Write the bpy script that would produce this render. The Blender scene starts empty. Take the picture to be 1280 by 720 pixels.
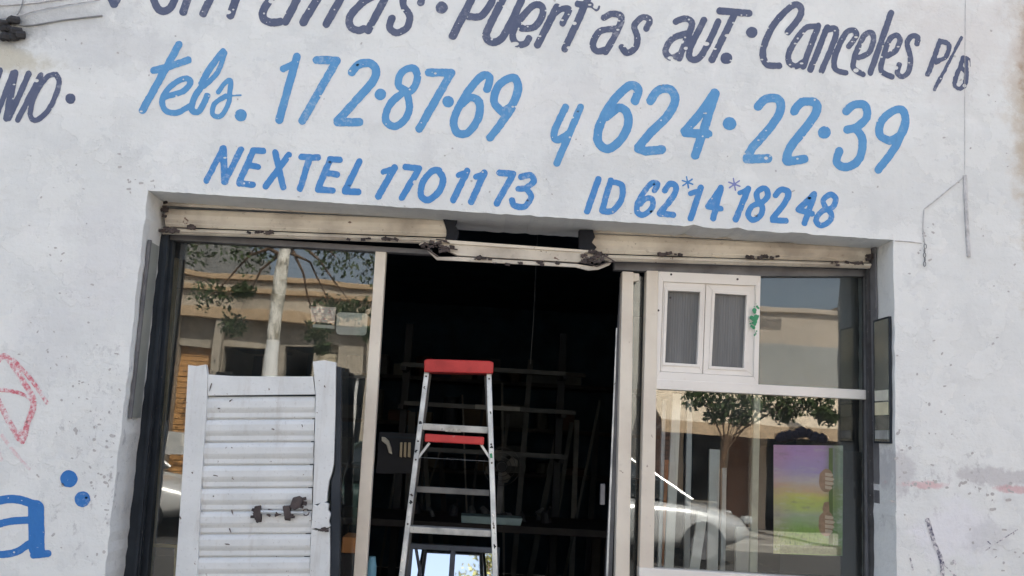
import bpy, bmesh, math, random
import numpy as np
from mathutils import Vector, Matrix
random.seed(7); rng = np.random.default_rng(7)
scene = bpy.context.scene
COL = scene.collection
R = math.radians

# ------------------------------------------------------------ camera, sky, sun, exposure
CAM = np.array([0.0, -4.2, 1.55]); FPX = 1150.0
YAW, PITCH, ROLL = R(2.0), R(9.0), R(3.25)
cy, sy, cp, sp = math.cos(YAW), math.sin(YAW), math.cos(PITCH), math.sin(PITCH)
F_ = np.array([sy*cp, cy*cp, sp]); R0 = np.array([cy, -sy, 0.0]); U0 = np.cross(R0, F_)
R_ = math.cos(ROLL)*R0 + math.sin(ROLL)*U0
U_ = -math.sin(ROLL)*R0 + math.cos(ROLL)*U0
cd = bpy.data.cameras.new('camera'); cam = bpy.data.objects.new('camera', cd); COL.objects.link(cam)
cam.matrix_world = Matrix(((R_[0], U_[0], -F_[0], CAM[0]), (R_[1], U_[1], -F_[1], CAM[1]),
                           (R_[2], U_[2], -F_[2], CAM[2]), (0, 0, 0, 1)))
cd.sensor_width = 36; cd.lens = FPX/1280*36; cd.clip_start = 0.05; cd.clip_end = 2000
scene.camera = cam
SUN_EL, SUN_AZ = R(50), R(22)          # the sun stands behind the shop: its front is in the shade
w = bpy.data.worlds.new('World'); scene.world = w; w.use_nodes = True
nt = w.node_tree; nt.nodes.clear()
sky = nt.nodes.new('ShaderNodeTexSky'); sky.sky_type = 'NISHITA'; sky.sun_disc = False
sky.sun_elevation = SUN_EL; sky.sun_rotation = SUN_AZ; sky.dust_density = 4.0; sky.air_density = 1.0; sky.ozone_density = 1.0
bg = nt.nodes.new('ShaderNodeBackground'); bg.inputs[1].default_value = 0.13
wo = nt.nodes.new('ShaderNodeOutputWorld')
bw = nt.nodes.new('ShaderNodeRGBToBW'); hz = nt.nodes.new('ShaderNodeMix'); hz.data_type = 'RGBA'; hz.inputs[0].default_value = .42   # pale city haze
tn = nt.nodes.new('ShaderNodeMix'); tn.data_type = 'RGBA'; tn.blend_type = 'MULTIPLY'; tn.inputs[0].default_value = 1; tn.inputs[7].default_value = (1,1,1,1)
nt.links.new(sky.outputs[0], bw.inputs[0]); nt.links.new(bw.outputs[0], tn.inputs[6]); nt.links.new(sky.outputs[0], hz.inputs[6]); nt.links.new(tn.outputs[2], hz.inputs[7])
nt.links.new(hz.outputs[2], bg.inputs[0]); nt.links.new(bg.outputs[0], wo.inputs[0])
sl = bpy.data.lights.new('sun', 'SUN'); sl.energy = 4.6; sl.angle = R(0.5); sl.color = (1.0, 0.93, 0.82)
so = bpy.data.objects.new('sun', sl); COL.objects.link(so)
sd = Vector((math.sin(SUN_AZ)*math.cos(SUN_EL), math.cos(SUN_AZ)*math.cos(SUN_EL), math.sin(SUN_EL)))
so.rotation_euler = sd.to_track_quat('Z', 'Y').to_euler(); so.location = (0, 6, 12)
scene.view_settings.view_transform = 'Standard'; scene.view_settings.look = 'None'
scene.view_settings.exposure = 1.93; scene.view_settings.gamma = 1.0
scene.render.engine = 'CYCLES'
scene.cycles.max_bounces = 10; scene.cycles.transparent_max_bounces = 16; scene.cycles.glossy_bounces = 6
scene.cycles.sample_clamp_indirect = 6.0

# ------------------------------------------------------------ projection of photo measurements onto real planes
YG = 0.32                                # the plane of the shop glass
def at(px, py, Y=0.0):
    d = F_ + (px-640)/FPX*R_ - (py-360)/FPX*U_
    t = (Y-CAM[1])/d[1]
    p = CAM + t*d
    return float(p[0]), float(p[2])
def opp(px, py, D):                      # what stands across the street, D metres behind its mirror image's glass
    x, z = at(px, py, YG+D)
    return x, YG-D, z

# ------------------------------------------------------------ mesh helpers
class M:
    def __init__(s): s.v = []; s.f = []
    def add(s, v, f):
        o = len(s.v); s.v += [tuple(map(float, p)) for p in v]; s.f += [tuple(i+o for i in q) for q in f]; return s
    def box(s, x0, x1, y0, y1, z0, z1):
        return s.add([(x0,y0,z0),(x1,y0,z0),(x1,y1,z0),(x0,y1,z0),(x0,y0,z1),(x1,y0,z1),(x1,y1,z1),(x0,y1,z1)],
                     [(0,3,2,1),(4,5,6,7),(0,1,5,4),(1,2,6,5),(2,3,7,6),(3,0,4,7)])
    def prism(s, poly, y0, y1):          # poly: (x,z) list, extruded along y
        n = len(poly)
        a = sum(poly[i][0]*poly[(i+1)%n][1]-poly[(i+1)%n][0]*poly[i][1] for i in range(n))
        if a < 0: poly = poly[::-1]
        v = [(x,y0,z) for x,z in poly]+[(x,y1,z) for x,z in poly]
        f = [tuple(range(n)), tuple(range(2*n-1, n-1, -1))]
        for i in range(n):
            j = (i+1) % n; f.append((i, i+n, j+n, j))
        return s.add(v, f)
    def px(s, pts, y0, y1): return s.prism([at(a, b, y0) for a, b in pts], y0, y1)
    def tube(s, pts, r, n=8, r2=None):
        pts = [Vector(p) for p in pts]; m = len(pts); rings = []
        for i, p in enumerate(pts):
            t = (pts[min(i+1,m-1)]-pts[max(i-1,0)]).normalized()
            a = t.cross(Vector((0,0,1)) if abs(t.z) < .9 else Vector((1,0,0))).normalized(); b = t.cross(a)
            rr = r if r2 is None else r+(r2-r)*i/(m-1)
            rings.append([p+rr*(a*math.cos(k*2*math.pi/n)+b*math.sin(k*2*math.pi/n)) for k in range(n)])
        v = [q for g in rings for q in g]; f = []
        for i in range(m-1):
            for k in range(n):
                f.append((i*n+k, i*n+(k+1)%n, (i+1)*n+(k+1)%n, (i+1)*n+k))
        f.append(tuple(range(n-1,-1,-1))); f.append(tuple((m-1)*n+k for k in range(n)))
        return s.add(v, f)
    def beam(s, a, b, w, d, up=(0,1,0)):  # rectangular bar from a to b; w across, d along up
        a, b = Vector(a), Vector(b); t = (b-a).normalized(); u = Vector(up); u = (u-u.dot(t)*t).normalized(); c = t.cross(u)
        v = [p+sx*c*w/2+sy*u*d/2 for p in (a,b) for sx,sy in ((-1,-1),(1,-1),(1,1),(-1,1))]
        return s.add(v, [(0,1,2,3),(7,6,5,4),(0,4,5,1),(1,5,6,2),(2,6,7,3),(3,7,4,0)])
    def mesh(s, name):
        me = bpy.data.meshes.new(name); me.from_pydata(s.v, [], s.f); me.update()
        bm = bmesh.new(); bm.from_mesh(me); bmesh.ops.recalc_face_normals(bm, faces=bm.faces); bm.to_mesh(me); bm.free()
        return me
def bev(o, w=.003, seg=2):
    m = o.modifiers.new('bevel', 'BEVEL'); m.width = w; m.segments = seg; m.limit_method = 'ANGLE'
    return o
def smooth(o):
    for p in o.data.polygons: p.use_smooth = True
    return o
def T(name, label, cat, loc=(0,0,0), group=None):
    o = bpy.data.objects.new(name, None); COL.objects.link(o); o.location = loc; o.empty_display_size = .1
    o['label'] = label; o['category'] = cat
    if group: o['group'] = group
    return o
def P(name, m, mat, parent=None, b=0, label=None, kind=None, raw=False):
    me = m.mesh(name) if isinstance(m, M) else m
    o = bpy.data.objects.new(name, me); COL.objects.link(o)
    if mat: me.materials.clear(); me.materials.append(mat)
    if parent:
        o.parent = parent
        if not raw:
            q = parent; L = Vector((0,0,0))
            while q: L += q.location; q = q.parent
            o.location = -L
    if b: bev(o, b)
    if label: o['label'] = label
    if kind: o['kind'] = kind
    return o
def S(name, m, mat, label, cat, group=None, b=0):      # a thing that is one mesh, origin at its base
    v = np.array(m.v); c = ((v[:,0].min()+v[:,0].max())/2, (v[:,1].min()+v[:,1].max())/2, v[:,2].min())
    m.v = [tuple(p) for p in (v-np.array(c))]
    o = P(name, m, mat, None, b); o.location = c; o['label'] = label; o['category'] = cat
    if group: o['group'] = group
    return o

# ------------------------------------------------------------ materials
class N:
    def __init__(s, name):
        s.m = bpy.data.materials.new(name); s.m.use_nodes = True; s.t = s.m.node_tree; s.t.nodes.clear()
        s.out = s.t.nodes.new('ShaderNodeOutputMaterial'); s.tc = s.t.nodes.new('ShaderNodeTexCoord')
        g = s.t.nodes.new('ShaderNodeNewGeometry'); s.pos = g.outputs['Position']; s.obj = s.tc.outputs['Object']
    def link(s, a, b): s.t.links.new(a, b)
    def inp(s, sock, v):
        if hasattr(v, 'is_linked') or isinstance(v, bpy.types.NodeSocket): s.link(v, sock)
        elif isinstance(v, (tuple, list)) and len(v) == 3 and sock.type == 'RGBA': sock.default_value = (*v, 1)
        else: sock.default_value = v
    def noise(s, scale, detail=4, rough=.55, vec=None, stretch=None, dist=0):
        n = s.t.nodes.new('ShaderNodeTexNoise'); n.inputs['Scale'].default_value = scale
        n.inputs['Detail'].default_value = detail; n.inputs['Roughness'].default_value = rough; n.inputs['Distortion'].default_value = dist
        v = vec or s.pos
        if stretch:
            mp = s.t.nodes.new('ShaderNodeMapping'); mp.inputs['Scale'].default_value = stretch; s.link(v, mp.inputs[0]); v = mp.outputs[0]
        s.link(v, n.inputs['Vector']); return n.outputs['Fac']
    def ramp(s, fac, a, b, c0=0., c1=1.):
        r = s.t.nodes.new('ShaderNodeMapRange'); r.interpolation_type = 'SMOOTHSTEP'
        s.inp(r.inputs['Value'], fac); s.inp(r.inputs['From Min'], a); s.inp(r.inputs['From Max'], b)
        s.inp(r.inputs['To Min'], c0); s.inp(r.inputs['To Max'], c1); return r.outputs[0]
    def math(s, op, a, b=0.0, clamp=False):
        n = s.t.nodes.new('ShaderNodeMath'); n.operation = op; n.use_clamp = clamp
        s.inp(n.inputs[0], a); s.inp(n.inputs[1], b); return n.outputs[0]
    def mix(s, fac, a, b):
        n = s.t.nodes.new('ShaderNodeMix'); n.data_type = 'RGBA'; s.inp(n.inputs[0], fac); s.inp(n.inputs[6], a); s.inp(n.inputs[7], b)
        return n.outputs[2]
    def sep(s):
        n = s.t.nodes.new('ShaderNodeSeparateXYZ'); s.link(s.pos, n.inputs[0]); return n.outputs
    def blob(s, cx, cz, rx, rz, wob, soft=.5):          # a stain with its own uneven edge, at (cx, cz) on an x-z plane
        X, _, Z = s.sep()
        a = s.math('POWER', s.math('ABSOLUTE', s.math('DIVIDE', s.math('SUBTRACT', X, cx), rx)), 2.0)
        b = s.math('POWER', s.math('ABSOLUTE', s.math('DIVIDE', s.math('SUBTRACT', Z, cz), rz)), 2.0)
        d = s.math('ADD', s.math('SQRT', s.math('ADD', a, b)), s.math('MULTIPLY', s.math('SUBTRACT', wob, .5), 2.2))
        return s.ramp(d, 1.0, 1.0-soft)
    def bsdf(s, col, rough=.8, metal=0., bump=None, bs=.3, bd=.01, spec=.5, norm=None):
        p = s.t.nodes.new('ShaderNodeBsdfPrincipled'); s.inp(p.inputs['Base Color'], col); s.inp(p.inputs['Roughness'], rough)
        p.inputs['Metallic'].default_value = metal; p.inputs['Specular IOR Level'].default_value = spec
        if bump is not None:
            b = s.t.nodes.new('ShaderNodeBump'); b.inputs['Strength'].default_value = bs; b.inputs['Distance'].default_value = bd
            s.link(bump, b.inputs['Height']); s.link(b.outputs[0], p.inputs['Normal'])
        s.link(p.outputs[0], s.out.inputs[0]); s.p = p; return s.m

def worn(name, col, dark, amt=.5, rough=.6, scale=30, metal=0., bs=.15, chips=None, spec=.4):
    n = N(name); a = n.noise(scale*.25, 5); b = n.noise(scale*2.2, 5)
    f = n.math('MULTIPLY', n.ramp(a, .35, .75), amt)
    c = n.mix(f, col, dark)
    c = n.mix(n.ramp(b, .60, .74, 0, amt*.7), c, dark)
    if chips:
        k = n.noise(scale*.9, 6, .7); c = n.mix(n.ramp(k, .655, .68), c, chips)
    return n.bsdf(c, n.ramp(a, .3, .7, rough-.08, rough+.12), metal, b, bs, .004, spec)

def wall_mat():
    n = N('whitewashed_plaster')
    big = n.noise(.9, 4); mid = n.noise(4.5, 6, .62); fine = n.noise(38, 6, .65); wob = n.noise(6, 6, .68); wob2 = n.noise(15, 5, .7)
    chip = n.noise(26, 3, .5)
    c = n.mix(n.ramp(big, .35, .7), (.735,.75,.745), (.675,.69,.685))
    c = n.mix(n.ramp(mid, .47, .70, 0, .5), c, (.60,.615,.62))
    c = n.mix(n.ramp(n.noise(2.2, 7, .7, stretch=(1,1,.35)), .52, .72, 0, .45), c, (.60,.60,.61))
    c = n.mix(n.ramp(n.noise(60, 4, .6), .60, .72, 0, .35), c, (.52,.52,.53))
    c = n.mix(n.ramp(mid, .46, .30, 0, .5), c, (.80,.80,.80))
    # small pock marks, sparse everywhere
    c = n.mix(n.ramp(chip, .735, .765, 0, .6), c, (.36,.35,.35))
    c = n.mix(n.ramp(n.noise(3.4, 9, .62), .505, .522, 0, .30), c, (.80,.81,.795))
    lay2 = n.ramp(n.noise(5.2, 9, .66), .60, .612, 0, .45); c = n.mix(lay2, c, (.62,.64,.645))
    X, _, Z = n.sep()
    def B(px, py, rx, rz, col, amt, wb=wob, soft=.6):
        nonlocal c
        x, z = at(px, py)
        f = n.math('MULTIPLY', n.blob(x, z, rx/272., rz/272., wb, soft), amt); c = n.mix(f, c, col)
    # dirt and flaked paint near the left jamb
    fl = n.ramp(n.noise(17, 7, .75, stretch=(1,1,.7)), .555, .62)
    xa, za = at(125, 560); f = n.math('MULTIPLY', n.blob(xa, za, .28, .75, wob, .8), fl); c = n.mix(n.math('MULTIPLY', f, .62), c, (.40,.40,.42))
    xa, za = at(1190, 620); f = n.math('MULTIPLY', n.blob(xa, za, .42, .34, wob, .8), fl); c = n.mix(n.math('MULTIPLY', f, .55), c, (.40,.39,.41))
    # top left: grey soot round the cables, yellowish damp stain
    B(40, 15, 190, 46, (.44,.45,.46), .75, wob, .9); B(10, 44, 62, 34, (.10,.105,.11), .9, wob, .9); B(-10, 74, 95, 24, (.52,.49,.40), .8)
    B(120, 55, 120, 40, (.58,.59,.60), .5)
    # right: bare ochre plaster at the edge, rubbed grey band and pinkish remains of old paint below
    B(1292, 130, 48, 230, (.46,.37,.27), .8, wob, .9); B(1290, 70, 24, 90, (.34,.21,.12), .8, wob2); B(1200, 45, 170, 110, (.64,.615,.60), .6, wob, .9)
    B(1305, 330, 30, 200, (.52,.45,.36), .6)
    B(1255, 596, 90, 14, (.50,.485,.50), .7, wob2, .45); B(1128, 590, 18, 36, (.50,.49,.51), .6, wob2, .5)
    B(1155, 606, 34, 6, (.66,.40,.42), .65, wob2); B(1272, 612, 34, 6, (.62,.38,.40), .7, wob2)
    B(1195, 665, 62, 44, (.76,.76,.80), .75)
    B(1235, 670, 40, 25, (.54,.54,.56), .45, wob2)
    # ghosts of old lettering and rubbed patches
    B(640, 130, 500, 60, (.74,.735,.735), .35); B(130, 330, 60, 110, (.66,.665,.68), .5); B(60, 420, 60, 60, (.66,.67,.69), .4)
    # thin cracks
    vor = n.t.nodes.new('ShaderNodeTexVoronoi'); vor.feature = 'DISTANCE_TO_EDGE'; vor.inputs['Scale'].default_value = 1.5
    nn = n.t.nodes.new('ShaderNodeTexNoise'); nn.inputs['Scale'].default_value = 5; nn.inputs['Detail'].default_value = 6; n.link(n.pos, nn.inputs['Vector'])
    mv = n.t.nodes.new('ShaderNodeMix'); mv.data_type = 'VECTOR'; mv.inputs[0].default_value = .18
    n.link(n.pos, mv.inputs[4]); n.link(nn.outputs['Color'], mv.inputs[5]); n.link(mv.outputs[1], vor.inputs['Vector'])
    crack = n.math('MULTIPLY', n.ramp(vor.outputs['Distance'], .006, .001), n.ramp(big, .5, .62)); c = n.mix(n.math('MULTIPLY', crack, 0.0), c, (.45,.44,.44))
    h = n.math('ADD', n.math('MULTIPLY', mid, .9), n.math('MULTIPLY', fine, .25)); lay = n.ramp(n.noise(3.4, 9, .62), .505, .522); h = n.math('ADD', h, n.math('MULTIPLY', lay, .10)); tr_ = n.noise(7, 3, .5, stretch=(.35,1,1.6)); h = n.math('ADD', h, n.math('MULTIPLY', tr_, .5))
    h = n.math('SUBTRACT', h, n.ramp(chip, .735, .765, 0, .3))
    return n.bsdf(c, .9, 0, h, .75, .014, .25)

def paint_mat(name, col, light, amt=.35):
    n = N(name); a = n.noise(9, 5, .6); b = n.noise(55, 5, .7)
    c = n.mix(n.ramp(a, .35, .7, 0, amt), col, light)
    st = n.noise(26, 5, .65, stretch=(1.5,1,.5)); c = n.mix(n.ramp(st, .5, .72, 0, .45), c, light)
    c = n.mix(n.ramp(st, .46, .28, 0, .35), c, tuple(x*.72 for x in col))
    thin = n.math('MULTIPLY', n.ramp(n.noise(3.2, 3), .48, .66), n.ramp(n.noise(42, 5, .7), .5, .62)); c = n.mix(n.math('MULTIPLY', thin, .28), c, (.66,.67,.69))
    c = n.mix(n.ramp(b, .66, .70, 0, .8), c, (.66,.66,.68))
    return n.bsdf(c, .7, 0, n.noise(38, 6), .3, .006, .3)
def spray_mat(name, col, cov=.7):
    n = N(name); b = n.noise(60, 5, .7); a = n.noise(12, 3)
    c = n.mix(n.ramp(n.math('ADD', b, n.math('MULTIPLY', a, .4)), .55, .85, 1-cov, 1), col, (.72,.70,.71))
    return n.bsdf(c, .85)
def glass_mat(name='window_glass', tint=(.93,.96,.97), haze=.028, ior=1.74, rough=0.0):
    n = N(name)
    fr = n.t.nodes.new('ShaderNodeFresnel'); fr.inputs[0].default_value = ior
    tr = n.t.nodes.new('ShaderNodeBsdfTransparent'); tr.inputs[0].default_value = (*tint, 1)
    gl = n.t.nodes.new('ShaderNodeBsdfGlossy'); gl.inputs['Roughness'].default_value = rough
    di = n.t.nodes.new('ShaderNodeBsdfDiffuse'); di.inputs[0].default_value = (.5,.5,.48,1)
    m1 = n.t.nodes.new('ShaderNodeMixShader'); m2 = n.t.nodes.new('ShaderNodeMixShader')
    b = n.t.nodes.new('ShaderNodeBump'); b.inputs['Strength'].default_value = .10; b.inputs['Distance'].default_value = .01
    n.link(n.noise(1.6, 2), b.inputs['Height']); n.link(b.outputs[0], gl.inputs['Normal'])
    n.link(fr.outputs[0], m1.inputs[0]); n.link(tr.outputs[0], m1.inputs[1]); n.link(gl.outputs[0], m1.inputs[2])
    d = n.math('MULTIPLY', n.ramp(n.noise(5, 6, .7), .3, .75, .25, 1.5), haze)
    n.link(d, m2.inputs[0]); n.link(m1.outputs[0], m2.inputs[1]); n.link(di.outputs[0], m2.inputs[2])
    n.link(m2.outputs[0], n.out.inputs[0]); return n.m
def flat(name, col, rough=.7, metal=0., var=.25, scale=12, spec=.4, bs=.1):
    n = N(name); a = n.noise(scale, 5); d = tuple(x*(1-var) for x in col)
    return n.bsdf(n.mix(n.ramp(a, .3, .75), col, d), rough, metal, n.noise(scale*6, 3), bs, .002, spec)

m_wall = wall_mat()
m_blue = paint_mat('sky_blue_sign_paint', (.10,.29,.56), (.155,.37,.61))
m_blue2 = paint_mat('strong_blue_sign_paint', (.065,.235,.54), (.11,.31,.60))
m_deep = paint_mat('deep_blue_sign_paint', (.035,.17,.48), (.06,.21,.50), .2)
m_navy = paint_mat('faded_navy_sign_paint', (.09,.11,.185), (.155,.17,.24))
m_star = paint_mat('violet_blue_sign_paint', (.20,.22,.50), (.25,.3,.5))
m_red = spray_mat('red_spray_paint', (.58,.15,.19), 1.0)
m_redf = spray_mat('faint_red_spray_paint', (.68,.46,.48), .8)
m_black = spray_mat('black_spray_paint', (.06,.06,.12), .98)
m_cream = worn('aged_cream_enamel', (.66,.61,.53), (.26,.22,.19), .7, .55, 20, chips=(.14,.08,.06))
m_creamp = worn('pale_cream_aluminium', (.72,.66,.57), (.48,.40,.33), .35, .45, 16, chips=(.3,.22,.18))
m_white = worn('white_lacquered_frame', (.80,.77,.73), (.62,.57,.52), .35, .4, 12)
n = N('weathered_white_sheet_steel'); a = n.noise(5, 5, .6); st = n.noise(14, 5, .65, stretch=(1,1,.12)); kk = n.noise(24, 6, .72)
c = n.mix(n.ramp(a, .35, .7, 0, .6), (.67,.69,.70), (.55,.57,.58)); c = n.mix(n.ramp(st, .54, .72, 0, .45), c, (.43,.41,.39)); c = n.mix(n.ramp(n.noise(70,4), .58, .7, 0, .4), c, (.45,.45,.45))
c = n.mix(n.ramp(kk, .665, .69), c, (.16,.12,.11)); m_wicket = n.bsdf(c, .5, 0, n.noise(9, 4), .35, .012, .4)
m_rust = worn('rusted_iron', (.035,.028,.03), (.16,.13,.125), .6, .8, 60, bs=.6)
m_dark = worn('dark_grimy_steel', (.016,.024,.036), (.008,.01,.014), .5, .6, 30, chips=(.09,.085,.08))
m_headg = worn('grey_head_profile', (.17,.17,.18), (.06,.06,.07), .6, .6, 30)
m_alu = worn('scuffed_aluminium', (.58,.61,.63), (.22,.23,.24), .6, .42, 34, metal=.5, chips=(.10,.10,.10))
m_redpl = worn('red_ladder_plastic', (.58,.045,.045), (.28,.03,.03), .6, .5, 32, chips=(.42,.22,.2))
m_glass = glass_mat()
m_glassd = glass_mat('dusty_window_glass', (.85,.9,.92), .045, 1.7)
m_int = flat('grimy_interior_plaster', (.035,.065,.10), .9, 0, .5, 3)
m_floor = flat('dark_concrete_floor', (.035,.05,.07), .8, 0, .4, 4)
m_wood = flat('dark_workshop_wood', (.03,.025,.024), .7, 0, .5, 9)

def mirror_mat():
    n = N('mirror_glass'); return n.bsdf((.86,.89,.90), .02, 1.0)
m_mirror = mirror_mat()
m_smoke = worn('mirror_strip_glass', (.42,.46,.46), (.2,.22,.23), .5, .12, 14, metal=.85)
m_strip2 = worn('greenish_grey_strip', (.36,.38,.36), (.2,.22,.21), .5, .35, 14, metal=.3)

# ------------------------------------------------------------ ground and street
def asphalt():
    n = N('asphalt'); a = n.noise(.8, 5); b = n.noise(90, 3)
    return n.bsdf(n.mix(n.ramp(a, .3, .7), (.055,.054,.052), (.085,.082,.078)), .9, 0, b, .4, .01)
def concrete(name, c, sc=1.2):
    n = N(name); a = n.noise(sc, 6); b = n.noise(60, 3)
    return n.bsdf(n.mix(n.ramp(a, .3, .7), c, tuple(x*.75 for x in c)), .9, 0, b, .3, .006)
m_asph = asphalt(); m_conc = concrete('pavement_concrete', (.36,.34,.31)); m_kerb = concrete('kerb_concrete', (.42,.40,.36), 3)
P('ground', M().box(-200,200,-200,200,-1.0,-.30), concrete('bare_earth', (.25,.21,.16)), kind='structure')
P('road', M().box(-90,90,-10.6,-2.15,-.29,-.13), m_asph, kind='structure')
P('pavement', M().box(-90,90,-2.0,-.001,-.29,0), m_conc, kind='structure')
P('pavement', M().box(-90,90,-13.2,-10.75,-.29,0), m_conc, kind='structure')
P('kerb', M().box(-90,90,-2.15,-2.0,-.29,.004), m_kerb, kind='structure', b=.02)
P('kerb', M().box(-90,90,-10.75,-10.6,-.29,.004), m_kerb, kind='structure', b=.02)

# ------------------------------------------------------------ the shop wall with its opening
OPL = [at(185,238), at(133,703)]; OPR = [at(1117,300), at(1124,620)]
xl, zl = OPL[0]; xr, zr = OPR[0]
def edge(a, b, n, j):
    out = []
    for i in range(n+1):
        t = i/n; x = a[0]+(b[0]-a[0])*t; z = a[1]+(b[1]-a[1])*t
        k = 0 if i in (0, n) else 1
        out.append((x+k*random.uniform(-j,j)*(abs(b[1]-a[1])>abs(b[0]-a[0])), z+k*random.uniform(-j,j)*(abs(b[0]-a[0])>abs(b[1]-a[1]))))
    return out
xl0 = xl + (OPL[1][0]-xl)*(zl/(zl-OPL[1][1])); xr0 = xr
lint = edge((xl,zl), (xr,zr), 150, .0016)
for px_, dz_ in ((620,-.006),(775,.0),(862,.018),(868,.02),(915,.024),(920,.02),(990,.018),(1000,.02),(660,.01),(520,.008)):   # knocked-out bits of the plaster edge
    x0 = at(px_, 262+.0665*(px_-540))[0]
    k = min(range(1,150), key=lambda i: abs(lint[i][0]-x0)); lint[k] = (lint[k][0], lint[k][1]+dz_*.3); lint[k+1 if k<148 else k] = (lint[k+1][0], lint[k+1][1]+dz_*.25)
path = edge((xl0,0), (xl,zl), 60, .004)[:-1] + lint + edge((xr,zr), (xr0,0), 60, .003)[1:]
WT = .40
XA, XB, ZT = -9.0, 9.0, 5.2
outer = [(XA,0)] + path + [(XB,0),(XB,ZT),(XA,ZT)]
def filled(poly, y):
    bm = bmesh.new(); vs = [bm.verts.new((x,y,z)) for x,z in poly]
    es = [bm.edges.new((vs[i], vs[(i+1)%len(vs)])) for i in range(len(vs))]
    bmesh.ops.triangle_fill(bm, use_beauty=True, use_dissolve=False, edges=es)
    bm.verts.ensure_lookup_table(); bm.verts.index_update()
    v = [tuple(q.co) for q in bm.verts]; f = [tuple(q.index for q in t.verts) for t in bm.faces]; bm.free(); return v, f
wm = M(); v1, f1 = filled(outer, 0.0); wm.add(v1, f1)
v2, f2 = filled(outer, WT); wm.add(v2, f2)
for a, b in zip(outer, outer[1:]+outer[:1]):
    wm.add([(a[0],0,a[1]),(b[0],0,b[1]),(b[0],WT,b[1]),(a[0],WT,a[1])], [(0,1,2,3)])
wall = T('shop_wall', 'whitewashed plaster shop wall painted with blue telephone numbers, flaking at its right edge', 'wall', (0,0,0))
P('plaster_face', wm, m_wall, wall)

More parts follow.
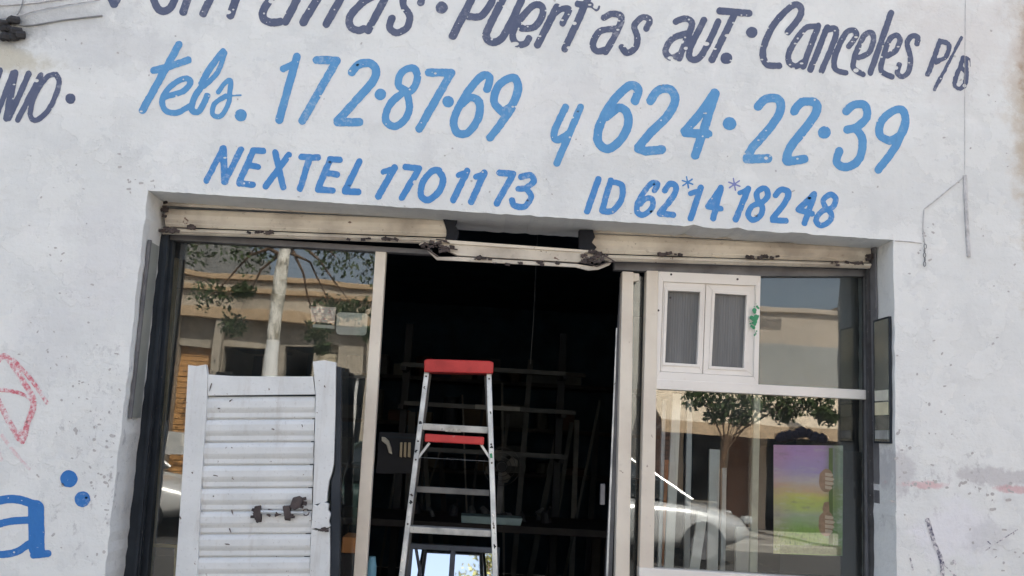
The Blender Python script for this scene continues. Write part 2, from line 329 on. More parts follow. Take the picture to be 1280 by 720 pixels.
# ---- hand lettering: every word is one layer of paint, outlined from its brush strokes
def catmull(p, n=6):
    if len(p) < 3: return p
    q = [p[0]]+list(p)+[p[-1]]; out = []
    for i in range(1, len(q)-2):
        a,b,c,d = map(np.array, (q[i-1],q[i],q[i+1],q[i+2]))
        for k in range(n):
            t = k/n; out.append(tuple(.5*((2*b)+(-a+c)*t+(2*a-5*b+4*c-d)*t*t+(-a+3*b-3*c+d)*t**3)))
    out.append(tuple(p[-1])); return out
def lettering(strokes, chips=.0009, rag=.5, cell=.8):
    """strokes: (width, points, smooth) in photograph pixels; returns a thin sheet on the wall face"""
    ex = 12
    xs = [p[0] for s in strokes for p in s[1]]; ys = [p[1] for s in strokes for p in s[1]]
    x0, x1, y0, y1 = min(xs)-ex, max(xs)+ex, min(ys)-ex, max(ys)+ex
    nx, ny = int((x1-x0)/cell)+1, int((y1-y0)/cell)+1
    gx, gy = np.meshgrid(x0+np.arange(nx)*cell, y0+np.arange(ny)*cell); D = np.full(gx.shape, 99.)
    for wd, pts, sm in strokes:
        pp = catmull(pts) if sm else pts
        if len(pp) == 1: pp = [pp[0], (pp[0][0]+.01, pp[0][1])]
        for a, b in zip(pp[:-1], pp[1:]):
            m = wd+3
            i0, i1 = int(max(0,(min(a[0],b[0])-m-x0)/cell)), int(min(nx,(max(a[0],b[0])+m-x0)/cell+2))
            j0, j1 = int(max(0,(min(a[1],b[1])-m-y0)/cell)), int(min(ny,(max(a[1],b[1])+m-y0)/cell+2))
            if i1 <= i0 or j1 <= j0: continue
            X, Y = gx[j0:j1,i0:i1], gy[j0:j1,i0:i1]
            dx, dy = b[0]-a[0], b[1]-a[1]; L = dx*dx+dy*dy+1e-9
            t = np.clip(((X-a[0])*dx+(Y-a[1])*dy)/L, 0, 1)
            d = np.hypot(X-a[0]-t*dx, Y-a[1]-t*dy)-wd/2
            D[j0:j1,i0:i1] = np.minimum(D[j0:j1,i0:i1], d)
    def sm_noise(per):
        kx, ky = int(nx*cell/per)+3, int(ny*cell/per)+3; g = rng.uniform(-1,1,(ky,kx))
        u = (gx-x0)/per; v = (gy-y0)/per; i = u.astype(int); j = v.astype(int); fu = u-i; fv = v-j
        fu = fu*fu*(3-2*fu); fv = fv*fv*(3-2*fv)
        return (g[j,i]*(1-fu)+g[j,i+1]*fu)*(1-fv)+(g[j+1,i]*(1-fu)+g[j+1,i+1]*fu)*fv
    D = D + rag*(.55*sm_noise(6)+.45*sm_noise(2.2))
    nchip = int(chips*nx*ny)
    for _ in range(nchip):
        i, j = rng.integers(0,nx), rng.integers(0,ny)
        if D[j,i] > 0: continue
        r = rng.uniform(.4, 1.3) if rng.random() < .93 else rng.uniform(1.7, 2.8)
        el = rng.uniform(.5, 1)
        i0,i1,j0,j1 = max(0,i-6),min(nx,i+7),max(0,j-6),min(ny,j+7)
        dd = r-np.hypot((gx[j0:j1,i0:i1]-gx[j,i])*el, gy[j0:j1,i0:i1]-gy[j,i])
        D[j0:j1,i0:i1] = np.maximum(D[j0:j1,i0:i1], dd)
    ins = D < 0
    V = []; Fc = []; cache = {}
    def vert(key, x, y):
        k = cache.get(key)
        if k is None:
            X, Z = at(x, y, -.0015); k = len(V); V.append((X, -.0015, Z)); cache[key] = k
        return k
    def gv(j, i): return vert((j,i), gx[j,i], gy[j,i])
    def ev(j, i, jj, ii):
        if (jj, ii) < (j, i): j, i, jj, ii = jj, ii, j, i
        a, b = D[j,i], D[jj,ii]; t = a/(a-b) if a != b else .5
        return vert((j,i,jj,ii), gx[j,i]+(gx[jj,ii]-gx[j,i])*t, gy[j,i]+(gy[jj,ii]-gy[j,i])*t)
    cnt = ins[:-1,:-1].astype(int)+ins[:-1,1:]+ins[1:,:-1]+ins[1:,1:]
    for j in range(ny-1):
        i = 0
        row = cnt[j]
        for i in np.nonzero(row)[0]:
            if row[i] == 4:
                if i > 0 and row[i-1] == 4: continue
                e = i
                while e+1 < nx-1 and row[e+1] == 4: e += 1
                Fc.append((gv(j,i), gv(j,e+1), gv(j+1,e+1), gv(j+1,i))); continue
            c = [(j,i),(j,i+1),(j+1,i+1),(j+1,i)]; poly = []
            for k in range(4):
                a, b = c[k], c[(k+1)%4]
                if ins[a]: poly.append(gv(*a))
                if ins[a] != ins[b]: poly.append(ev(*a, *b))
            poly = list(dict.fromkeys(poly))
            if len(poly) >= 3: Fc.append(tuple(poly))
    m = M(); m.v = V; m.f = Fc; return m
def word(name, label, mat, strokes, chips=.0008, rag=.6):
    return P(name, lettering(strokes, chips, rag), mat, wall, label=label)
def dot(x, y, r): return (2*r, [(x,y)], 0)
L0, L1 = 0, 1
word('painted_word', 'blue handwritten tels. in joined script', m_blue, [
 (9.4,[(223.5,56),(178,138)],0),(9,[(192,88),(212,83),(235,75)],1),
 (7.5,[(206,121),(229,114),(238,103),(231,98),(213,108),(203,124),(207,138),(221,141),(236,133)],1),
 (6.5,[(279,63),(262,84),(251,104)],1),(6.5,[(281,66),(272,90),(255,108)],1),(4,[(277,68),(256,100)],0),(8,[(252,108),(243,122),(240,137),(249,139),(259,120)],1),
 (6.3,[(273,115),(281,104),(288,101),(287.5,114),(285.5,130),(276,145),(266,143),(268,130),(282,120)],1),(2.6,[(282,120),(301,119)],0),dot(301,144,7.6)])
word('painted_number', 'large blue telephone number 172 87 69 with round dots', m_blue, [
 (10,[(371,71),(349,150)],0),(8.5,[(354,86),(367,80)],0),(10.2,[(396,75),(421,75.5),(378,151)],0),
 (10.5,[(440,90),(448,81),(462,79),(470,88),(465,103),(443,128),(422,151)],1),(10.5,[(422,153),(449,152.5)],0),dot(475.6,118,7.3),
 (9.2,[(509,114),(498,106),(502.5,90),(516.5,85),(522,97),(515,112.5),(502.5,117),(487,131),(482,150),(493,158),(505.6,150),(512,134),(508,114)],1),
 (10.2,[(536,90.6),(564,91),(524,161)],0),dot(560,127,7.3),
 (10,[(609,111),(612,97),(602.5,95),(584,116),(568,147),(571,165),(585,165.6),(598,147),(599,128),(588,122),(577,130)],1),
 (10,[(628,140),(617.5,127),(624,106),(641.5,97),(648,110),(641,130),(628,140)],1),(10,[(648,109),(638,137.5),(612.5,172)],1)])
word('painted_word', 'small blue letter y between the two telephone numbers', m_blue, [(9,[(707,134),(693,164),(696,175),(709,168)],1),(9,[(725.6,134),(696,204)],0)])
word('painted_number', 'large blue telephone number 624 22 39 with round dots', m_blue, [
 (11,[(794,126),(797.5,111),(785,108),(763,131),(749,159),(748,178),(760,186),(775.6,175),(785,156),(783,140),(772.5,135),(758,146)],1),
 (11,[(813,126),(822.5,113),(838,112),(844,125),(835,144),(813,166),(798,184)],1),(11,[(798,186),(807,189),(827,187)],0),
 (11,[(893,116),(876,141),(856,164)],1),(11,[(857,166),(885,167.5)],0),(11,[(894,117),(882,156),(869,194)],0),dot(912,154.5,8.3),
 (11,[(947.5,133),(957,124),(972.5,124),(975.6,138),(963,159),(941,184),(934,197)],1),(11,[(934,199),(960,198)],0),
 (11,[(993,139),(1002,128),(1018,128),(1021,138),(1010,156),(988,184),(983,200)],1),(11,[(984,202),(1005,199)],0),dot(1030.6,165.6,8),
 (10.3,[(1058,139),(1067.5,131),(1081.5,132),(1083,147),(1070.6,159),(1059,162)],1),(10.3,[(1069,160),(1078,174),(1074,199),(1058,209),(1046,203),(1049,189)],1),
 (10,[(1112,176),(1100,169),(1101,153),(1114,140),(1127,137),(1132,150),(1127,167),(1113,176)],1),(10,[(1132,150),(1120.6,181),(1098,212)],1)])
word('painted_word', 'blue sloping capitals starting with a wide N above the left window', m_blue2, [
 (7.4,[(258,226),(278.4,186)],0),(9,[(279,186),(281,227)],0),(7.8,[(281,227),(301,187)],0),
 (8,[(317,188),(299,228)],0),(8,[(317,188),(329,188.5)],0),(7.6,[(310,206.5),(322.5,208.5)],0),(8,[(299,229),(316,231)],0),
 (8,[(344,190.6),(354,234)],0),(8,[(361,193.5),(332,233)],0),(8,[(377,196),(397.5,197)],0),(8,[(387,197),(375,236)],0),
 (8,[(412.5,200),(397.5,235.6)],0),(8,[(412.5,199),(424.7,199.6)],0),(8,[(407,216),(421,218.4)],0),(8,[(397.5,237),(416,238)],0),(8.3,[(449,202),(431,239),(448,240)],0)])
word('painted_number', 'blue number 1701173 above the doorway', m_blue2, [
 (8.6,[(493,209.7),(473,245.6)],0),(7,[(479,215),(488,212)],0),(8.2,[(507,208.7),(524,210.6),(502.5,247)],0),
 (8.2,[(548,213),(554,224),(549,239),(535,250),(526,244),(529,227),(540,214),(549,213)],1),
 (8.4,[(584,214),(566.5,250)],0),(7,[(573,219),(581,216)],0),(8.4,[(605.6,216),(589,252.5)],0),(7,[(595,221),(603,218)],0),
 (8.2,[(624.4,216),(641.6,217.5),(621,254.4)],0),
 (7.6,[(651,221),(663.4,219),(667,227),(657,235),(648,236)],1),(7.6,[(657,235),(664,245.6),(656,258),(643,257),(640,250)],1)])
word('painted_number', 'blue ID 62 14 18248 above the right window', m_blue2, [
 (8,[(748,224),(734,264)],0),(7.6,[(763.4,225.3),(752.5,263)],0),(7.6,[(763.4,227),(777,231.6),(777,249),(766,263),(754,264)],1),
 (7,[(818,238),(822,230),(813.4,230),(799,250),(796,264),(804,268.7),(815,259.4),(815,249),(807,248.4),(801,254.7)],1),
 (7.6,[(831,238),(837,230),(844.7,233),(841.6,245.3),(825,266)],1),(7.6,[(825,267),(841.6,268.7)],0),
 (7.8,[(876,234.4),(863.4,273)],0),(6.5,[(863.4,242),(872,239)],0),
 (7.6,[(901,235),(885.3,257.8),(901,261)],0),(7.6,[(901,236),(891.6,273)],0),
 (7.8,[(935.3,236),(919.7,274.5)],0),(6.5,[(925,241),(932,238)],0),
 (7.2,[(948,252),(946,241),(955.6,235),(960,244),(952.5,253),(940,258),(935.3,269),(941.6,275),(951,269),(953,259),(948,252)],1),
 (7.6,[(969.7,244),(976,237),(985.3,240),(982,252),(966,273)],1),(7.6,[(966,275),(982,276)],0),
 (7.6,[(1018,242.5),(998,262),(1015,267)],0),(7.6,[(1018,243.8),(1005.6,279)],0),
 (7.2,[(1032,259.4),(1029,250),(1038.4,243),(1045,249),(1040,259.4),(1027.5,264),(1020,275),(1026,282),(1037,276.6),(1039,267),(1032,259.4)],1)])
def star(x, y, r):
    return [(1.9,[(x-r*math.cos(a),y-r*math.sin(a)),(x+r*math.cos(a),y+r*math.sin(a))],0) for a in (R(80),R(20),R(-35))]
word('painted_asterisk', 'thin blue asterisk after the 62', m_blue2, star(859.4,228,7), 0, .3)
word('painted_asterisk', 'thin violet asterisk before the 18', m_star, star(918,230.3,7.5), 0, .3)
word('painted_word', 'cut-off navy Ventanas along the top edge of the photograph', m_navy, [
 (10,[(126,-40),(142,5)],0),(10,[(143,5),(168,-45)],0),(9.5,[(224,-35),(216,-50),(200,-35),(192,-12),(194,5),(202,14),(213,10),(219,-2)],1),
 (10,[(250,-45),(229,15)],0),(10,[(252,-35),(270,-45),(276,-32),(254,17)],0),(10.5,[(315,-60),(288,19)],0),(9,[(296,-42),(330,-40)],0),
 (10,[(362,-22),(348,-12),(331,9),(329,22),(338,28),(350,27)],1),(10,[(384,-25),(357,27)],0),
 (10.5,[(414,-30),(379,28)],0),(10,[(412,-22),(430,-32),(436,-20),(408,30)],0),
 (9.5,[(465,-4),(452,4),(438,20),(438,33),(447,38),(455,36)],1),(9.5,[(492,-22),(460,38)],0),
 (9,[(490,23),(487,34),(495,41),(508,35),(512,20),(504,6),(507,-8),(518,-14),(528,-8),(526,3)],1)], .003)
word('painted_dot', 'navy dot after the first word of the top line', m_navy, [dot(552,9.5,7.6)])
word('painted_word', 'navy Puertas aut. in the middle of the top line', m_navy, [
 (10.3,[(596,-14),(566,45)],0),(9,[(594,-12),(612,-18),(617,-4),(603,19),(586,21)],1),
 (9.5,[(631,-6),(611,34),(608,47),(617,53),(630,44),(652,0)],1),
 (8.6,[(652,35.5),(668,33.5),(678,19),(677,8),(667,7),(652,22),(641,41),(645,54),(656,55),(661,48)],1),
 (9.2,[(696,9),(672,56)],0),(8.2,[(688,22),(700,12),(711,12),(703,29)],1),(9,[(738,-8),(706,61)],0),(8,[(722,5),(738,6)],0),(2.4,[(738,8),(746,13),(749,8)],1),
 (8.2,[(755,22),(766,17),(777,22),(770,42),(757,65)],1),(8.2,[(768,36),(750,39),(741,55),(746,64),(758,62)],1),
 (8,[(808,36),(812,25),(803,21.5),(793,32),(797,47),(794,60),(784,66),(777,59)],1),
 (8.2,[(845,27),(857,23),(865,30),(858,50),(849,73)],1),(8.2,[(857,42),(840,49),(832,63),(838,72),(848,69)],1),
 (8.2,[(880,25),(863,60),(863,73),(873,73),(883,59),(898,27)],1),(8.6,[(919,16),(890,75)],0),(9,[(900,13.5),(936,16.5)],0),dot(908,73,7.3)], .004)
word('painted_dot', 'navy dot before the last long word of the top line', m_navy, [dot(939.7,40.6,7)])
word('painted_word', 'navy Canceles near the right end of the top line', m_navy, [
 (8.3,[(985,40),(1000,20),(1000,8),(989,8),(967,31),(954,62),(958,80),(974,82)],1),
 (7.6,[(1022,33),(1006,36),(988,62),(986,77),(994,83),(1003,78)],1),(7.8,[(1023,32),(1004,83)],0),
 (7.8,[(1034,34),(1013,87)],0),(7.4,[(1032,38),(1044,36),(1043,50),(1027,89)],1),
 (7.2,[(1061,58),(1070,45),(1067,38),(1057,42),(1044,69),(1044,86),(1057,91)],1),
 (7,[(1073,72),(1086,66),(1092,50),(1089,41),(1080,45),(1069,69),(1067,85),(1079,93)],1),(7.8,[(1114,16),(1088,91)],0),
 (7,[(1109,70),(1120,63),(1125,50),(1120,44),(1111,51),(1103,75),(1102,89),(1115,96)],1),
 (6.8,[(1146,55),(1147,47),(1140,45),(1134,54),(1138,72),(1136,89),(1128,96),(1122,91),(1124,81)],1)], .004)
word('painted_word', 'small navy p/b ending the top line', m_navy, [
 (6,[(1175,51),(1160,93)],0),(6,[(1175,51),(1186,56),(1183,70),(1170,78)],1),(4.4,[(1202,47),(1168,112)],0),
 (5.8,[(1204,72),(1199,87),(1193,104),(1199,111),(1206,106),(1208,91),(1208,73)],1),(6,[(1202,85),(1207,90)],0),(1.6,[(1212,74),(1213,83)],0)], .004, 1.1)
word('painted_word', 'navy end of a word, NIO, cut off by the left edge', m_navy, [
 (7.5,[(0,88),(-20,148)],0),(7,[(16,91),(-6,149)],0),(8.6,[(18.5,91),(8,148)],0),(7.5,[(36,92),(11,148)],0),(7.2,[(51,94),(22,150)],0),
 (6.6,[(70,93),(74,105),(62,135),(46,150),(38,144),(43,120),(58,97),(70,93)],1),dot(88,123.5,6.4)], .001)
word('painted_letter', 'deep blue heavy lowercase a at the left edge', m_deep, [
 (10.5,[(-16,632),(0,625.5),(20,624),(42,630)],1),(20,[(45,635),(46,686)],0),(9,[(42,694),(60,692)],0),(9,[(40,650),(10,652),(-14,660)],1),(9,[(36,680),(20,690),(0,693),(-14,688)],1)], .0008, .4)
word('painted_dot', 'deep blue dot, upper of the pair beside the heavy a', m_deep, [dot(86,598.5,10.8)], .001)
word('painted_dot', 'deep blue dot, lower of the pair beside the heavy a', m_deep, [dot(103,624,9.8)], .001)
word('spray_scribble', 'red spray paint scribble at the left edge', m_red, [
 (7.5,[(-4,452),(8,446),(28,475),(42,502),(34,530),(27,550),(12,528),(-4,498)],1),(5.5,[(17,450),(40,476),(58,503)],1),(5,[(-4,487),(20,490),(42,500)],1),(7,[(26,540),(28,552)],0)], .0006, .7)
word('spray_scribble', 'faint red spray stroke under the red scribble', m_redf, [(4,[(3,545),(20,568),(36,586)],1),(4,[(-4,556),(2,575)],0)], .01, 1.4)
word('spray_scribble', 'black spray paint squiggle at the lower right', m_black, [
 (6,[(1159,650)],0),(5.2,[(1160,651),(1167,676),(1177,702),(1178,735)],1),(3.4,[(1192,701),(1194,705)],0),(2.2,[(1138,698),(1141,712)],0),(2,[(1179,705),(1196,722)],0),
 (1.2,[(1232,688),(1250,676),(1272,662)],1),(1.2,[(1238,680),(1232,674)],0)], .001, .8)
# chips and pits of the plaster, each a shallow ragged patch of bare render
n = N('bare_grey_render'); m_chip = n.bsdf(n.mix(n.noise(40, 5), (.36,.35,.35), (.56,.55,.55)), .95, 0, n.noise(90,4), .6, .004)
chs = []
def chipgroup(cx, cy, sx, sy, k, r0, r1):
    for _ in range(k):
        x, y = random.gauss(cx, sx), random.gauss(cy, sy); a = random.uniform(0, 6.3); l = random.uniform(0, r1*1.6)
        chs.append((random.uniform(r0, r1), [(x,y),(x+l*math.cos(a),y+l*.6*math.sin(a))], 0))
chipgroup(170,222,14,8,10,1.,2.6); chipgroup(112,540,26,90,60,.8,2.6); chipgroup(1045,245,60,18,10,1,2.6); chipgroup(1200,610,45,10,26,1,3.6)
chipgroup(1245,690,25,18,14,.8,3); chipgroup(1150,540,40,30,9,.8,2.4); chipgroup(60,470,60,60,14,.6,1.8); chipgroup(80,100,60,30,12,.8,2)
chipgroup(1160,300,8,16,10,1,2.6); chipgroup(1230,200,30,90,22,.6,1.8); chipgroup(700,180,260,60,26,.6,1.7); chipgroup(1130,595,12,30,12,1,3); chipgroup(134,640,6,50,22,1,3.2)
chipgroup(1112,400,20,80,10,.5,1.5); chipgroup(420,255,230,14,22,.6,1.8); chipgroup(640,120,420,90,40,.4,1.4); chipgroup(1180,450,60,110,22,.5,2); chipgroup(90,420,60,130,26,.5,2); chipgroup(80,300,60,90,12,.5,1.6)
chs = [c for c in chs if not (190 < c[1][0][0] < 1112 and c[1][0][1] > 240+.066*(c[1][0][0]-190)-3) and not (c[1][0][0] > 128 and c[1][0][0] < 300 and c[1][0][1] > 300 and c[1][0][0] > 178-.112*(c[1][0][1]-300)-4)]
sheet = lettering([(w_, p_, 0) for w_, p_, _ in chs], 0, 1.3, .9)
P('plaster_chips', sheet, m_chip, wall, kind='stuff', label='small flaked chips and pits all over the plaster')

# painted-over cables and conduit on the wall
def cable(name, label, pts, r, mat, y=-.004, ra=None):
    q = [at(a, b, y) for a, b in catmull(pts, 4)]
    return S(name, M().tube([(x, y, z) for x, z in q], r, 6), mat, label, 'cable')
m_cab = flat('painted_over_cable', (.60,.59,.60), .8, 0, .4, 30); m_cabd = flat('grey_cable', (.27,.28,.29), .7, 0, .3, 20)
cable('wall_cable', 'thin grey cable ending beside the cut-off top word', [(-12,22),(30,15.5),(75,12),(128,19.5)][:1]+[(20,17.5),(40,14),(75,23.0)][:0]+[(16,17),(60,26),(128,20)][:0]+[(30,32),(80,25),(128,19.5)], .004, m_cabd, -.006)
cable('wall_cable', 'upper faint cable at the top left corner', [(-12,7),(30,5),(62,1),(110,-6)], .003, m_cab, -.006)
cable('wall_cable', 'second faint cable slanting across the top left corner', [(-12,24),(20,20),(60,10),(125,0)], .0025, m_cab, -.012)
cable('wall_cable', 'short drooping cable over the sooty patch at top left', [(-12,20),(6,26),(20,20),(27,8),(30,-8)], .003, m_cabd, -.010)
s_ = M(); 
for k in range(9):
    x, z = at(6+k*2.4+random.uniform(-2,2), 36+random.uniform(-10,12)); r = random.uniform(.012,.022)
    s_.tube([(x-r,-.004,z),(x,-.02-random.random()*.01,z+random.uniform(-.01,.01)),(x+r,-.006,z)], r, 7)
S('cable_knot', s_, flat('sooty_tape', (.05,.05,.055), .9, 0, .5, 40), 'dark taped knot of old cables on the sooty patch at top left', 'cable knot')
x1_, z1_ = at(1207,220); x2_, z2_ = at(1211,322)
cable('wall_conduit', 'short thick painted conduit standing upright near the right edge', [(1206,219),(1208,270),(1211,321)], .009, m_cab, -.004)
cable('wall_cable', 'hair-thin cable dropping from above to the conduit', [(1207,-10),(1206,100),(1206,218)], .0011, m_cab, -.003)
cable('wall_cable', 'thin slanting cable from the conduit to the chain', [(1206,220),(1182,240),(1156,261)], .0028, m_cab, -.003)
cable('wall_cable', 'thin upright cable above the small chain', [(1155,262),(1154,285),(1156,306)], .0028, m_cab, -.003)
cable('wall_cable', 'thin level cable from the opening corner to the chain', [(1119,301),(1135,302),(1152,304)], .0022, m_cab, -.003)
ch = T('hook_chain', 'small rusty chain hanging right of the opening corner', 'chain', (at(1157,332)[0], -.01, at(1157,332)[1]))
for k in range(5):
    x, z = at(1156+random.uniform(-1,1), 308+k*5.5, -.01); a = (k % 2)*math.pi/2
    pts = [(x+.006*math.cos(t)*math.cos(a), -.01+.006*math.cos(t)*math.sin(a)*.6, z+.012*math.sin(t)) for t in np.linspace(0, 2*math.pi, 11)]
    P('link', M().tube(pts, .0022, 5), m_cabd, ch)

# ------------------------------------------------------------ shop room behind the opening
DEP = 6.5
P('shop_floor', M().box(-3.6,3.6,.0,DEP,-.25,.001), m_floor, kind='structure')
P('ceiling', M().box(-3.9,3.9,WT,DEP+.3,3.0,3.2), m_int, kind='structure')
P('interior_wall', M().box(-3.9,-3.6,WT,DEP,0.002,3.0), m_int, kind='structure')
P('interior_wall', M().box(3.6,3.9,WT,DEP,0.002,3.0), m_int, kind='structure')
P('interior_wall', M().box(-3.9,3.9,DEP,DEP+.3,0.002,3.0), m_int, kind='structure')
S('neighbouring_block', M().box(-9,9,WT+.001,.6,3.2,5.2).box(-9,-3.9,WT+.001,9,0,5.19).box(3.9,9,WT+.001,9,0,5.19).box(-3.9,3.9,6.81,9,0,5.19),
  concrete('rough_render', (.4,.38,.36)), 'plain rendered building mass behind and beside the shop wall', 'building')

# ------------------------------------------------------------ roller shutter drawn up under the lintel
YS = .22
sh = T('roller_shutter', 'old cream roller shutter drawn up under the lintel with its middle cut out', 'shutter', (0, YS, at(640,310,YS)[1]))
PROF_W = [(0,0),(.08,.6),(.22,1),(.5,1),(.6,.75),(.74,.2),(.92,.3),(1,0)]
def slat(pl, pr, hl, hr, name='slat', mat=m_cream, depth=.016, par=sh, parts=5, y=YS, label=None, wav=.0):
    """curved shutter slat between left point pl and right point pr (top edge, pixels), heights hl/hr in pixels"""
    m = M(); n_ = 24; rows = []
    prof = PROF_W if par is not sh else [(0,0),(.12,.55),(.35,1),(.6,.85),(.78,.35),(.86,.5),(1,0)]
    for i in range(n_+1):
        t = i/n_; px = pl[0]+(pr[0]-pl[0])*t; py = pl[1]+(pr[1]-pl[1])*t; h = hl+(hr-hl)*t
        dy = wav*math.sin(t*9+pl[1])+random.uniform(-1,1)*wav*.3
        row = []
        for a, b in prof:
            x, z = at(px, py+a*h, y); row.append((x, y-b*depth+dy, z))
        for a in (1, 0):
            x, z = at(px, py+a*h, y); row.append((x, y+.006+dy, z))
        rows.append(row)
    k = len(rows[0]); m.v = [p for r in rows for p in r]
    for i in range(n_):
        for j in range(k):
            m.f.append((i*k+j, (i+1)*k+j, (i+1)*k+(j+1)%k, i*k+(j+1)%k))
    m.f.append(tuple(range(k))); m.f.append(tuple(n_*k+j for j in range(k-1,-1,-1)))
    return P(name, m, mat, par, label=label)
slat((203,236),(560,260), 21,14, wav=.0015)
slat((207,260.8),(558,275.0), 22.5,21.5, wav=.0015)
slat((203,284.6),(560,298), 8,7.5, name='bottom_bar', depth=.022, wav=.001)
slat((737,278),(1090,299), 13,8.5, wav=.0015)
slat((737,292.3),(1087,308.6), 24,19.5, wav=.0015)
slat((735,317.6),(1087,329), 8,7, name='bottom_bar', depth=.022, wav=.001)
m_black_ir = flat('blackened_iron', (.012,.015,.024), .8, 0, .4, 40)
# torn ends where the wicket opening was cut
P('torn_edge', M().px([(553,271),(572,274),(569,281),(574,290),(571,303),(556,301),(559,290)], YS-.026, YS+.02), m_black_ir, sh, .002)
P('torn_edge', M().px([(724,287),(741,287),(744,296),(740,303),(746,309),(738,318),(724,313)], YS-.026, YS+.02), m_black_ir, sh, .002)
# header of the cut-out: sheet-metal rail with hinge remains at both ends
hd = M().px([(548,302),(572,303.5),(722,312),(742,315),(741,322),(722,328),(572,319.5),(560,314)], YS-.035, YS-.005)
P('header_rail', hd, m_cream, sh, .003)
P('header_lip', M().px([(524,305),(540,299),(562,300),(740,313),(742,316),(562,304.5),(545,303)], YS-.045, YS-.036), m_creamp, sh, .001)
P('header_lip', M().px([(534,313),(546,321),(572,321),(722,330),(740,333),(757,329),(767,324),(762,331),(748,337),(735,338),(720,334),(572,326),(546,325)], YS-.045, YS-.030), m_cream, sh, .001)
def lump(cx, cy, rx, ry, y, n=26, seed=0):
    random.seed(seed); m = M()
    for _ in range(n):
        a = random.uniform(0, 6.3); q = random.random()**.6
        x, z = at(cx+rx*q*math.cos(a), cy+ry*q*math.sin(a), y); s = random.uniform(.004,.012)
        m.beam((x-s,y+random.uniform(-.012,.0),z+random.uniform(-s,s)*.6),(x+s,y-random.uniform(0,.012),z+random.uniform(-s,s)*.6), s*1.2, s*.9)
    return m
P('hinge_remains', lump(548,309,20,7,YS-.05,34,1), m_rust, sh, kind='stuff'); P('hinge_remains', lump(741,322,19,8,YS-.05,34,2), m_rust, sh, kind='stuff')
for (a,b) in (((524,306),(545,299)),((545,299),(562,304)),((526,308),(548,321)),((548,311),(572,312)),((724,318),(742,313)),((742,313),(768,327)),((724,328),(746,333)),((746,333),(768,327))):
    x0,z0 = at(*a,YS-.05); x1,z1 = at(*b,YS-.05)
    P('bent_rod', M().tube([(x0,YS-.05,z0),((x0+x1)/2,YS-.056,(z0+z1)/2+.004),(x1,YS-.05,z1)], .0035, 6), m_rust if random.random()<.6 else m_cream, sh)
random.seed(11)
for k, q in enumerate(((213,288,11,3),(240,284,6,3),(330,291,22,2),(465,299,34,1.6),(660,329,44,2),(600,323,14,2),(1060,329,24,2.4),(950,322,26,1.6),(840,318,20,1.4),(1085,322,5,6),(206,262,3,10))):
    P('rust_patch', lump(*q, YS-.024 if not 560 < q[0] < 700 else YS-.046, 12, 40+k), m_rust, sh, kind='stuff')
random.seed(11)
# guide rails in the reveals
gl_ = T('shutter_guide', 'dark shutter guide channel against the left jamb', 'guide rail', (at(203,300,.25)[0], .25, 0), 'guide rails of the roller shutter')
xg0, zg0 = at(203,290,.25); xg1, _ = at(162,700,.25)
P('channel', M().prism([at(188,288,.235),at(211,289,.235),at(170,760,.235),at(142,760,.235)], .235, .262), m_dark, gl_, .002)
P('channel_edge', M().prism([at(206,292,.226),at(211,292,.226),at(167,760,.226),at(163,760,.226)], .222, .234), m_dark, gl_, .001)
gr_ = T('shutter_guide', 'flaking dark shutter guide channel against the right jamb', 'guide rail', (at(1088,330,.25)[0], .25, 0), 'guide rails of the roller shutter')
P('channel', M().prism([at(1083,330,.235),at(1089,330,.235),at(1098,760,.235),at(1089,760,.235)], .235, .262), worn('flaking_dark_channel', (.06,.06,.065), (.02,.02,.02), .5, .7, 60, chips=(.45,.42,.4)), gr_, .002)
P('channel_edge', M().prism([at(1090,300,.2),at(1092,300,.2),at(1102,760,.2),at(1099,760,.2)], .17, .234), m_headg, gr_, .001)

# mirror strips glued to both reveals
xs_ = xl+.004
def reveal_strip(x, ya, yb, za, zb, th): return M().box(x, x+th, ya, yb, za, zb)
zt1, zb1 = at(1106,400,.1)[1], at(1108,552,.1)[1]
ms = T('mirror_strip', 'narrow framed mirror strip fixed in the right reveal of the opening', 'mirror', (xr-.004, .11, zb1))
P('mirror_glass', M().box(xr-.012, xr-.006, .035, .19, zb1, zt1), m_smoke, ms)
P('edge_frame', M().box(xr-.013, xr-.003, .025, .034, zb1-.008, zt1+.008).box(xr-.013, xr-.003, .191, .2, zb1-.008, zt1+.008).box(xr-.013,xr-.003,.0345,.1905,zb1-.009,zb1-.001).box(xr-.013,xr-.003,.0345,.1905,zt1+.001,zt1+.009), m_dark, ms)
zq = lambda py: at(1107,py,.1)[1]  # three coloured plates below stand in for bright reflections in the mirror strip
P('pale_reflection', M().box(xr-.0165, xr-.0125, .045, .18, zq(519), zq(503)), flat('yellowish_reflection', (.74,.70,.50), .4), ms)
P('pale_reflection', M().box(xr-.0165, xr-.0125, .045, .18, zq(501), zq(488)), flat('pale_reflection', (.70,.70,.60), .4), ms)
P('grey_reflection', M().box(xr-.0165, xr-.0125, .045, .18, zq(549), zq(538)), m_alu, ms)
def xl_at(z): return xl+(xl0-xl)*(zl-z)/zl
zt2, zb2 = at(184,303,.1)[1], at(165,522,.1)[1]
ms = T('mirror_strip', 'tall narrow mirror strip fixed in the left reveal of the opening', 'mirror', (xl, .11, zb2))
v = [(xl_at(z)+.006+dx, y, z) for dx in (0,.006) for z in (zb2,zt2) for y in (.07,.19)]
P('mirror_glass', M().add(v, [(0,1,3,2),(4,6,7,5),(0,4,5,1),(2,3,7,6),(0,2,6,4),(1,5,7,3)]), m_strip2, ms)
v = [(xl_at(z)+.004+dx, y, z) for dx in (0,.014) for z in (zb2-.005,zt2+.005) for y in (.055,.069)]
P('edge_frame', M().add(v, [(0,1,3,2),(4,6,7,5),(0,4,5,1),(2,3,7,6),(0,2,6,4),(1,5,7,3)]), m_headg, ms)

